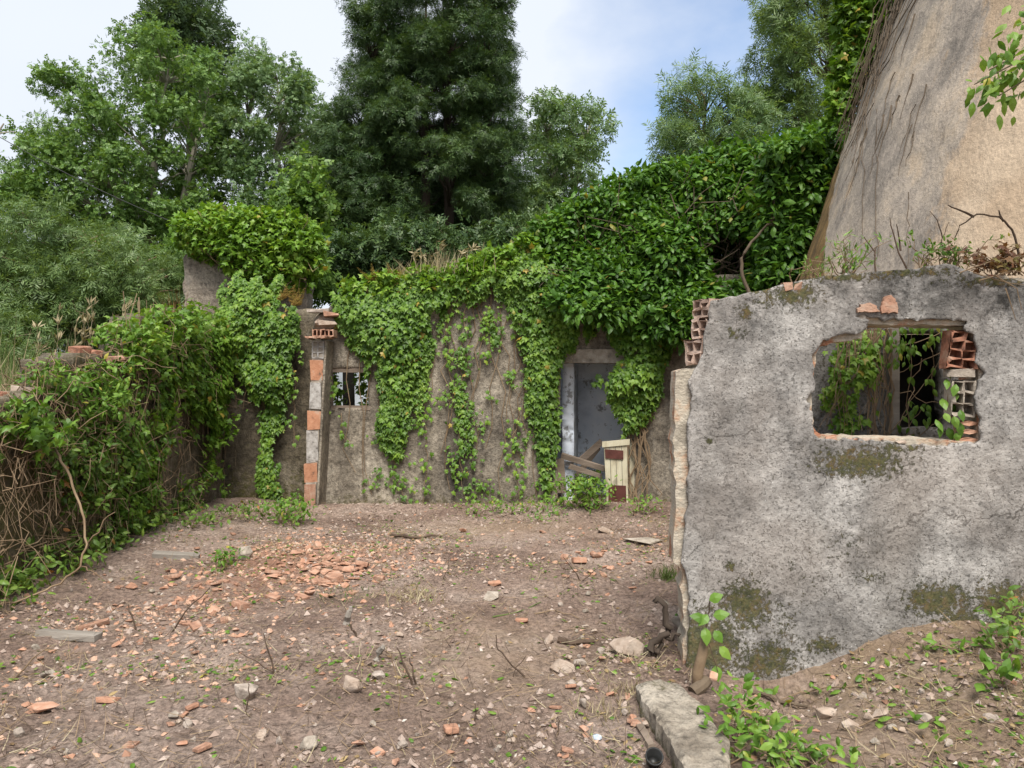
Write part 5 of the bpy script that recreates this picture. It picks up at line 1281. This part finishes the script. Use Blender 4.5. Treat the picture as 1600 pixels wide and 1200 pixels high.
# ------------------------------------------------------------------ stones, bricks and sticks on the soil
def hull_rock(r, k=15, flat=.6, seed=0):
    rr = np.random.default_rng(seed); bm = bmesh.new()
    p = norm(rr.normal(size=(k, 3))) * rr.uniform(.75, 1.1, (k, 1)) * np.array([1, rr.uniform(.6, .95), flat])
    for q in p * r: bm.verts.new(q)
    return finish_hull(bm)
def hull_brick(h, seed=0):
    rr = np.random.default_rng(seed); bm = bmesh.new()
    for x in (-1, 1):
        for y in (-1, 1):
            for z in (-1, 1):
                if rr.random() < .2: 
                    for k in range(3):
                        q = np.array([x, y, z], float); q[k] *= rr.uniform(.1, .6); bm.verts.new(q * h)
                else: bm.verts.new(np.array([x, y, z]) * h * rr.uniform(.88, 1.06, 3))
    return finish_hull(bm)
def finish_hull(bm):
    r = bmesh.ops.convex_hull(bm, input=bm.verts[:])
    junk = [g for g in r['geom_interior'] + r['geom_unused'] if isinstance(g, bmesh.types.BMVert)]
    if junk: bmesh.ops.delete(bm, geom=list(set(junk)), context='VERTS')
    bmesh.ops.bevel(bm, geom=bm.edges[:], offset=.0035, segments=1, affect='EDGES', clamp_overlap=True)
    me = bpy.data.meshes.new('rock'); bm.to_mesh(me); bm.free(); return me
def lay(name, me, mat, p, label, cat, rot=None, group=None, sink=.25, h=.03):
    o = bpy.data.objects.new(name, me); COL.objects.link(o); me.name = name
    if not me.materials: me.materials.append(M[mat])
    o.location = (p[0], p[1], float(gz(p[0], p[1])) + h * (1 - sink)); o.rotation_euler = rot or (random.uniform(-.3, .3), random.uniform(-.3, .3), random.uniform(0, 6.28))
    return tag(o, label, cat, group)
def wpx(p, px): return px / F * p[1]
# caps and rubble on the stepped wall
for i, (nm, lab, px, py, Y, h, mt_) in enumerate([('brick_slab', 'flat orange brick slab capping the middle step of the side wall', 182, 560, 7.2, (.08, .09, .022), 'dirty_brick'),
                              ('cap_stone', 'reddish rubble stone on the middle step of the side wall', 125, 548, 7.0, (.075, .07, .04), 'old_brick'),
                              ('cap_stone', 'small reddish stone beside the brick slab on the side wall', 150, 552, 7.1, (.05, .05, .03), 'old_brick'),
                              ('cap_stone', 'pale pinkish stone on the lowest step of the side wall', 42, 612, 6.2, (.09, .09, .04), 'chunk'),
                              ('cap_stone', 'brown lump at the photo edge on the lowest step of the side wall', 10, 622, 5.9, (.08, .07, .04), 'old_brick')]):
    p = P(px, py, Y); o = lay(nm, hull_brick(np.array(h), 800 + i), mt_, p, lab, 'stone', rot=(.08, -.1, .3 + i)); o.location.z = p[2]
STONES = [(385,1087,25,'stone','pale squared stone lying alone in the front of the courtyard',.55),(548,1078,24,'chunk','pale peaked stone in the front middle of the courtyard',.7),(590,1062,13,'stone','small white stone beside the peaked stone',.7),
 (485,1170,20,'concrete','rough pale stone at the bottom of the photo',.7),(383,874,15,'concrete','upright grey brown slab by the leafy weed',1.0),(983,1022,30,'chunk','largest tan boulder near the broken wall end',.7),
 (880,1050,21,'chunk','pinkish white stone in front of the tan boulder',.7),(912,1104,11,'stone','small pale stone between boulder and footing',.9),(768,936,17,'concrete','flat broken concrete piece in the middle of the soil',.4),
 (945,832,19,'chunk','flat pale slab before the broken door',.35),(1005,848,34,'concrete','wide pale concrete slab flush with the soil near the pierced wall',.16),(410,1152,14,'chunk','crumbly chunk left of the bottom stone',.6),
 (76,1058,16,'concrete','grey stone near the left photo edge',.5),(272,1122,14,'concrete','half buried grey stone',.4),(628,1170,13,'stone','long narrow grey pebble stone at the photo bottom',.6),(1035,1000,16,'chunk','stone wedged under the broken wall end',.8),
 (1068,985,22,'concrete','mortar lump fallen at the broken wall end',.9),(1330,1140,20,'chunk','tan clod on the mound below the pierced wall',.5),(1290,1120,22,'chunk','sandy clod on the mound by the trailing vine',.5),(1375,1122,17,'chunk','pale clod right on the crest of the mound',.6),
 (1440,1128,19,'stone','brownish stone on the mound',.5),(30,1150,12,'stone','little white stone in the bottom left corner',.8),(905,1040,12,'stone','white pebble beside the dark log',.7),(858,1005,11,'chunk','knobbly pale stone at the end of the dark log',.9)]
for i, (px, py, r, mt_, lab, fl) in enumerate(STONES):
    p = gpt(px, py); rr = wpx(p, r); lay('stone', hull_rock(rr, 16, fl, 200 + i), mt_, p, lab, 'stone', h=rr * fl * .8, sink=.35)
BR = [(723,832,8,'orange brick shard alone near the far wall'),(566,886,13,'bright orange brick lump at the edge of the brick heap'),(545,893,12,'orange brick lump in the middle of the brick heap'),(522,908,14,'flat orange brick piece at the front of the brick heap'),
 (560,1167,13,'square orange brick piece at the photo bottom'),(590,1180,11,'pink brick piece touching the square orange one'),(618,1195,10,'orange brick corner cut by the photo bottom'),(376,951,13,'orange brick shard in the left part of the soil'),
 (333,957,13,'split orange tile left of centre'),(306,982,11,'orange tile sliver among clippings'),(180,1012,11,'orange brick bit near the grey plank'),(170,1098,16,'curved orange tile shard in the front left'),
 (66,1112,24,'large mossy clay tile at the left photo edge'),(905,880,11,'orange brick in the row near the pierced wall'),(930,872,12,'longer orange brick in the row near the pierced wall'),(882,873,9,'small orange brick before the row by the pierced wall'),
 (848,833,8,'orange sliver before the doorway weeds'),(892,1076,9,'orange brick bit under the pinkish white stone'),(942,1032,9,'reddish brick bit beside the tan boulder'),(815,972,10,'pinkish brick sliver standing on edge'),
 (772,914,14,'brown orange tile in the middle of the soil'),(705,1145,14,'dull pink tile half buried in the front'),(484,930,11,'orange brick bit before the straw tuft'),(497,856,9,'orange brick bit behind the heap'),(462,868,11,'pale orange brick behind the heap'),
 (592,906,9,'brick bit to the right of the heap'),(205,920,12,'orange tile by the side wall foot'),(270,905,12,'orange brick shard near the grey board'),(1385,985,8,'orange chip against the pierced wall foot'),(300,1108,10,'orange bit in front of the clippings'),(1245,1128,8,'orange shard among the trailing weeds'),(1115,1110,9,'orange shard lying on the footing')]
for i, (px, py, r, lab) in enumerate(BR):
    p = gpt(px, py); rr = wpx(p, r); h = np.array([rr, rr * random.uniform(.55, .8), rr * random.uniform(.22, .4)])
    o = lay('brick_fragment', hull_brick(h, 300 + i) if i % 2 else hull_rock(rr * 1.05, 12, random.uniform(.3, .5), 330 + i), random.choice(['terracotta', 'terracotta', 'dirty_brick']), p, lab, 'brick', h=h[2] * 1.1 + .004, sink=.2)
    if 'footing' in lab: o.location.z = .12
o = lay('mortar_heap', hull_rock(.2, 20, .7, 77), 'chunk', P(508, 502, 10.25), 'lumpy mortar heap holding the wall end above the brick pier', 'rubble', rot=(0, 0, 0)); o.location.z = P(508, 502, 10.25)[2]
protos = [hull_brick(np.array([1, random.uniform(.5, .8), random.uniform(.2, .4)]) * .05, 500 + k) if k % 3 == 0 else hull_rock(.055, 10 + k % 4, random.uniform(.28, .5), 540 + k) for k in range(12)]
for k, me in enumerate(protos): me.materials.append(M['terracotta' if k % 3 else 'dirty_brick'])
def scatter_bricks(n, px0, px1, py0, py1, label, group, smin=.5, smax=1.2, gauss=True):
    for i in range(n):
        px = random.gauss((px0 + px1) / 2, (px1 - px0) / 4) if gauss else random.uniform(px0, px1); py = random.gauss((py0 + py1) / 2, (py1 - py0) / 4) if gauss else random.uniform(py0, py1)
        p = gpt(px, py); o = lay('brick_fragment', random.choice(protos), 'terracotta', p, label, 'brick', group=group, h=.012); s = random.uniform(smin, smax); o.scale = (s, s, s)
scatter_bricks(110, 415, 600, 845, 940, 'orange brick fragment in the heap left of the courtyard middle', 'heap of orange brick fragments')
scatter_bricks(40, 200, 420, 850, 990, 'orange brick fragment strewn near the side wall', 'brick fragments near the side wall', .4, 1.0)
scatter_bricks(14, 20, 420, 990, 1190, 'orange brick fragment strewn over the front left soil', 'brick fragments on the front left soil', .3, .75, False)
scatter_bricks(24, 830, 1030, 840, 920, 'brick fragment strewn between doorway and pierced wall', 'brick fragments near the doorway', .4, 1.0)
scatter_bricks(18, 860, 1000, 1000, 1190, 'brick fragment strewn left of the footing', 'brick fragments left of the footing', .3, .7, False)
sp = [hull_rock(.035, 13, random.uniform(.5, .9), 700 + k) for k in range(6)]
for k, me in enumerate(sp): me.materials.append(M[['stone', 'chunk', 'concrete'][k % 3]])
for n, x0, x1, y0, y1, lab, grp in ((18, 30, 480, 900, 1190, 'small pale stone on the left side of the soil', 'small stones on the left soil'), (18, 480, 860, 840, 1190, 'small pale stone in the middle of the soil', 'small stones on the middle soil'), (24, 850, 1050, 850, 1180, 'small pale stone near the broken wall end', 'small stones near the broken wall end'), (18, 1180, 1590, 1080, 1195, 'small pale stone on the mound', 'small stones on the mound')):
    for i in range(n):
        p = gpt(random.uniform(x0, x1), random.uniform(y0, y1)); o = lay('stone', random.choice(sp), 'stone', p, lab, 'stone', group=grp, h=.012); s = random.uniform(.35, 1.05); o.scale = (s, s, s)

def board(label, a, b, w, t, mat, name='plank'):
    A, B = gpt(*a), gpt(*b); A[2] = gz(A[0], A[1]) + t * .4; B[2] = gz(B[0], B[1]) + t * .4 + .008
    d = norm((B - A)[None])[0]; s1 = norm(np.cross([0, 0, 1.], d)[None])[0]; s2 = np.cross(d, s1)
    mb = MB(); mb.box((A + B) / 2, (np.linalg.norm(B - A) / 2, w, t), axes=[d, s1, s2], jit=.006); tag(mb.build(name, M[mat], origin=(A + B) / 2), label, 'plank')
board('grey weathered plank lying near the side wall corner', (240,868), (312,872), .06, .022, 'grey_timber')
board('long grey plank half buried at the side wall foot', (62,992), (155,1000), .04, .018, 'grey_timber')
board('brown splintered board lying beside the footing', (994,1128), (1020,1172), .018, .012, 'timber')
board('short reddish batten near the bramble foot', (120,985), (170,975), .03, .015, 'dirty_brick')
def stick(label, pts, r, mat='dark_stem', name='stick', lift=0.0, group=None, fork=None):
    """sticks given by photo pixels of the foot and of points above it, standing at the foot's depth"""
    b = gpt(*pts[0]); q = [b - np.array([0, 0, .02])] + [P(x, y, b[1]) for x, y in pts[1:]]
    mb = MB(); c = np.concatenate([curve(q[i], q[i + 1], 0, .006, 4)[:-1] for i in range(len(q) - 1)] + [np.array([q[-1]])]); mb.tube(c, r, r * .45, 6)
    for f in (fork or []): mb.tube(curve(P(*f[0], b[1]), P(*f[1], b[1]), 0, .005, 5), r * .7, r * .3, 5)
    tag(mb.build(name, M[mat], origin=b), label, 'stick', group)
stick('tall leaning dark cut stem in the left of the soil', [(265,990),(290,955),(328,918)], .007)
stick('dark forked cut stem before the pale squared stone', [(428,1055),(420,1020),(412,990)], .006, fork=[((426,1050),(372,1018))])
stick('dark cut stem right of the peaked stone, left of a pair', [(645,1070),(632,1040),(620,1012)], .007)
stick('dark cut stem right of the peaked stone, right of a pair', [(652,1070),(645,1045),(640,1028)], .007)
stick('tan dead stalk bending over in front of the pair of stems', [(625,1120),(622,1070),(612,1030),(605,1010)], .004, 'stem')
stick('crossed dark stems in the middle front of the soil', [(825,1058),(800,1040),(778,1015),(775,992)], .006, fork=[((795,1068),(822,1025))])
stick('short bent dark stem standing alone at the front', [(740,1128),(744,1112),(742,1100)], .005)
stick('forked dark twig lying near the row of bricks', [(910,908),(895,890),(880,870)], .006, fork=[((910,907),(938,885))])
stick('curved thin stem standing on the front right soil', [(868,1150),(873,1130),(872,1118)], .004)
stick('broken grey post stub standing left of the courtyard middle', [(540,975),(546,955),(548,948)], .026, 'grey_timber')
stick('dark stub leaning beside the grey post stub', [(560,998),(552,985),(546,975)], .010)
stick('grey wooden stub leaning before the straw tuft', [(588,1030),(595,1015),(600,1008)], .024, 'grey_timber')
stick('thin dark stem near the far wall brick shard', [(690,905),(700,890),(702,868)], .005)
stick('dark stem on the front left soil', [(385,1110),(390,1085),(388,1068)], .004)
stick('thorny dark stem at the left edge', [(215,985),(205,960),(200,945)], .006)
stick('grey stalk leaning low in the bottom left corner', [(20,1060),(50,1030),(80,1008)], .006, 'stem', fork=[((20,1060),(60,1085))])
def lying(label, pts, r, mat='dark_stem', name='stick'):
    q = [gpt(*p) for p in pts]; q = [np.array([a[0], a[1], gz(a[0], a[1]) + r * .8]) for a in q]
    mb = MB(); c = np.concatenate([curve(q[i], q[i + 1], 0, .008, 4)[:-1] for i in range(len(q) - 1)] + [np.array([q[-1]])]); mb.tube(c, r, r * .6, 7); tag(mb.build(name, M[mat], origin=centre(mb)), label, 'stick')
lying('dark stick lying by the far wall foot', [(612,838),(640,842),(690,840)], .018)
lying('dark rotten log beside the knobbly stone', [(872,1004),(900,1008),(928,1006)], .022, name='log')
lying('thin dark root crossing the mound under the pierced wall', [(1175,1085),(1215,1100),(1262,1108)], .013, 'bark')
lying('pale grass stalk lying in the courtyard middle', [(770,965),(815,955),(845,942)], .005, 'grass')
lying('thin tan stalk lying beside the pale grass stalk', [(835,960),(870,956),(905,968)], .005, 'stem')
root = thing('root_snag', 'twisted dark root snag standing at the broken wall end', 'root', tuple(gpt(1030, 1030))); mb = MB(); Yr = gpt(1030, 1030)[1]
for p, r in (([(1018,1045),(1012,1015),(1030,1000),(1044,985)], .03), ([(1044,985),(1040,960),(1028,935),(1022,938)], .022), ([(1030,1040),(1022,1018),(1035,1005)], .02), ([(1040,995),(1050,1000),(1062,990)], .014)):
    q = [P(x, y, Yr) for x, y in p]; c = np.concatenate([curve(q[i], q[i + 1], 0, .012, 4)[:-1] for i in range(len(q) - 1)] + [np.array([q[-1]])]); mb.tube(c, r, r * .6, 7)
put(mb, 'roots', M['dark_bark'], root, smooth=True)
# trailing vines over the mound
for i, (lab, pts) in enumerate([('pale green trailing vine crossing the mound below the pierced wall', [(1215,1100),(1260,1085),(1340,1075),(1400,1050),(1445,1015)]), ('leafy trailing vine along the pierced wall foot near the photo edge', [(1450,1015),(1500,1020),(1545,1005),(1600,1015)]), ('yellow trailing vine at the bottom of the mound', [(1340,1140),(1400,1125),(1460,1140),(1470,1165)]), ('thin bare vine running down the mound', [(1410,1140),(1450,1175),(1480,1200)])]):
    q = [gpt(*p) + np.array([0, 0, .012]) for p in pts]; root = thing('trailing_vine', lab, 'vine', tuple(q[0])); ms, ml = MB(), MB()
    c = np.concatenate([curve(q[k], q[k + 1], 0, .006, 6, .015)[:-1] for k in range(len(q) - 1)] + [np.array([q[-1]])]); ms.tube(c, .004, .002, 5); m = [16, 34, 8, 3][i]
    pos = c[rng.integers(len(c), size=m)] + rng.normal(0, .02, (m, 3)); pos[:, 2] = np.maximum(pos[:, 2], gz(pos[:, 0], pos[:, 1]) + .012)
    leaves(ml, T_OVAL, pos, rng.normal(0, .7, (m, 3)) + np.array([0, -.3, .2]), np.array([0, -.4, 1]) + rng.normal(0, .3, (m, 3)), rng.uniform(.04, .075, m)); put(ms, 'stem', M['stem'], root); put(ml, 'leaves', M['weed'], root)
# litter made by people
c = gpt(933, 1155); mb = MB(); th = np.linspace(0, 2 * np.pi, 25)[:-1]
prof = [(0, .012), (.006, .012), (.0175, .011), (.021, .007), (.022, 0)]; V = np.concatenate([np.stack([r * np.cos(th), r * np.sin(th), np.full(24, z)], -1) for r, z in prof]); I = np.arange(120).reshape(5, 24)
mb.add(V + c + np.array([0, 0, .006]), np.stack([I[:-1], np.roll(I[:-1], -1, 1), np.roll(I[1:], -1, 1), I[1:]], -1).reshape(-1, 4)); tag(mb.build('bottle_cap', M['cap'], smooth=True, origin=c), 'small bluish metal cap on the soil left of the footing', 'bottle cap')
c = gpt(1020, 1196); mb = MB(); prof = [(.028, 0), (.034, .05), (.038, .05), (.038, .06), (.032, .06), (.026, .006)]; ax = [np.array([1, 0, 0]), norm(np.array([[0, .75, .65]]))[0], norm(np.array([[0, -.65, .75]]))[0]]
V = np.concatenate([np.stack([r * np.cos(th), r * np.sin(th), np.full(24, z)], -1) for r, z in prof]) @ np.array(ax); I = np.arange(144).reshape(6, 24)
mb.add(V + c + np.array([0, 0, .012]), np.stack([I[:-1], np.roll(I[:-1], -1, 1), np.roll(I[1:], -1, 1), I[1:]], -1).reshape(-1, 4)); mb.f.append(np.array([list(range(23, -1, -1))])); mb.f.append(np.array([list(range(120, 144))])); tag(mb.build('plant_pot', M['black_plastic'], smooth=True, origin=c), 'small black plastic pot beside the footing at the photo bottom', 'pot')

# ------------------------------------------------------------------ uncountable litter on the soil
def in_yard(n, x0=-3.5, x1=2.9, y0=2.7, y1=10.1, bias=1.6):
    y = y0 + (y1 - y0) * rng.random(n * 2) ** bias; x = rng.uniform(x0, x1, n * 2)
    ok = (np.abs(x) < y * .70 + .1) & ~((x > y * .232) & (y > 4.4)) & ~((x > .58) & (x < 1.0) & (y > 2.5) & (y < 4.1))
    x, y = x[ok][:n], y[ok][:n]; return x, y
T_OCT = (np.array([(1, 0, 0), (-1, 0, 0), (0, 1, 0), (0, -1, 0), (0, 0, 1), (0, 0, -1)], float), np.array([[0, 2, 4], [2, 1, 4], [1, 3, 4], [3, 0, 4], [2, 0, 5], [1, 2, 5], [3, 1, 5], [0, 3, 5]]))
bare = lambda x, y: np.clip((n2(x, y, .75, 91, 3) - .38) * 6, .22, 1) * (1 - .9 * np.exp(-((x + .1) / .5) ** 2 - ((y - 4.4) / .7) ** 2)) * (1 - .8 * np.exp(-((x + .5) / .8) ** 2 - ((y - 8.7) / .5) ** 2)) * (1 - .7 * np.exp(-((x + 1.2) / .5) ** 2 - ((y - 4.3) / .5) ** 2))
def bits(name, mat, x, y, smin, smax, flat, power=2.5):
    kp = rng.random(len(x)) < bare(x, y); x, y = x[kp], y[kp]
    n = len(x); V, Fc = T_OCT; s = smin + (smax - smin) * rng.random(n) ** power
    W = V[None] * (s[:, None, None] * np.array([1, .8, flat])) * rng.uniform(.55, 1.25, (n, 6, 1))
    a = rng.uniform(0, 6.28, n); ca, sa = np.cos(a)[:, None], np.sin(a)[:, None]; W = np.stack([W[..., 0] * ca - W[..., 1] * sa, W[..., 0] * sa + W[..., 1] * ca, W[..., 2] + W[..., 0] * rng.normal(0, .3, (n, 1))], -1)
    W += np.stack([x, y, gz(x, y) + s * flat * .12], -1)[:, None]; mb = MB(); mb.add(W.reshape(-1, 3), (Fc[None] + (np.arange(n) * 6)[:, None, None]).reshape(-1, 3)); return tag(mb.build(name, mat), kind='stuff')
clodm = plain_mat('soil_clods', ((.19, .137, .11), (.30, .225, .185), (.38, .305, .26)), 7, .5, 60, isl=.6)
pebm = plain_mat('pale_grit', ((.26, .21, .175), (.38, .325, .28), (.50, .45, .40)), 7, .4, 60, isl=.7)
chipm = plain_mat('brick_grit', ((.27, .15, .10), (.40, .22, .145), (.47, .31, .225)), 7, .4, 60, isl=.7)
x, y = in_yard(24000); bits('soil_clods', clodm, x, y, .004, .032, .7, 4.5)
x, y = in_yard(2600); bits('gravel', pebm, x, y, .004, .018, .7, 3.0)
x, y = in_yard(26000); w_ = np.exp(-((x + 1.75) / 1.1) ** 2 - ((y - 7.0) / 1.0) ** 2) + .6 * np.exp(-((x + 2.2) / 1.0) ** 2 - ((y - 5.4) / 1.5) ** 2) + .35 * np.exp(-((x - .8) / .7) ** 2 - ((y - 7.8) / .9) ** 2) + .03; k = rng.random(len(x)) < w_
bits('brick_rubble', chipm, x[k], y[k], .006, .038, .5, 2.0)
def strew(name, mat, n, T, smin, smax, wf, tilt, bias=1.6, dens=None, **k):
    x, y = in_yard(n, bias=bias, **k)
    if dens is not None: q = rng.random(len(x)) < dens(x, y); x, y = x[q], y[q]
    n = len(x); s = rng.uniform(smin, smax, n); a = rng.uniform(0, 6.28, n); tip = np.stack([np.cos(a), np.sin(a), rng.normal(.05, tilt, n)], -1); nr = np.array([0, 0, 1.0]) + rng.normal(0, .35, (n, 3))
    mb = MB(); leaves(mb, T, np.stack([x, y, gz(x, y) + .008], -1), tip, nr, s, s * wf if wf > .02 else np.full(n, .004)); return tag(mb.build(name, mat), kind='stuff')
patch = lambda x, y: np.clip((n2(x, y, .7, 81, 3) - .42) * 5, .12, 1) * np.clip(bare(x, y) * 1.5, 0, 1)
strew('leaf_litter', M['weed'], 6500, T_OVAL, .016, .05, 1.0, .25, dens=patch)
strew('withered_leaves', leaf_mat('withered_leaf', ((.13, .08, .04), (.25, .17, .08), (.36, .27, .13)), trans=.1, rough=.8), 3200, T_OVAL, .018, .05, .8, .25, dens=patch)
strew('straw', M['dry'], 11000, T_BLADE, .04, .17, 0, .14, dens=patch)
strew('twig_litter', M['dark_stem'], 8000, T_BLADE, .04, .22, 0, .22, dens=lambda x, y: np.clip(bare(x, y) + .15, 0, 1))
strew('wood_splinters', M['stem'], 4500, T_BLADE, .04, .20, 0, .2)
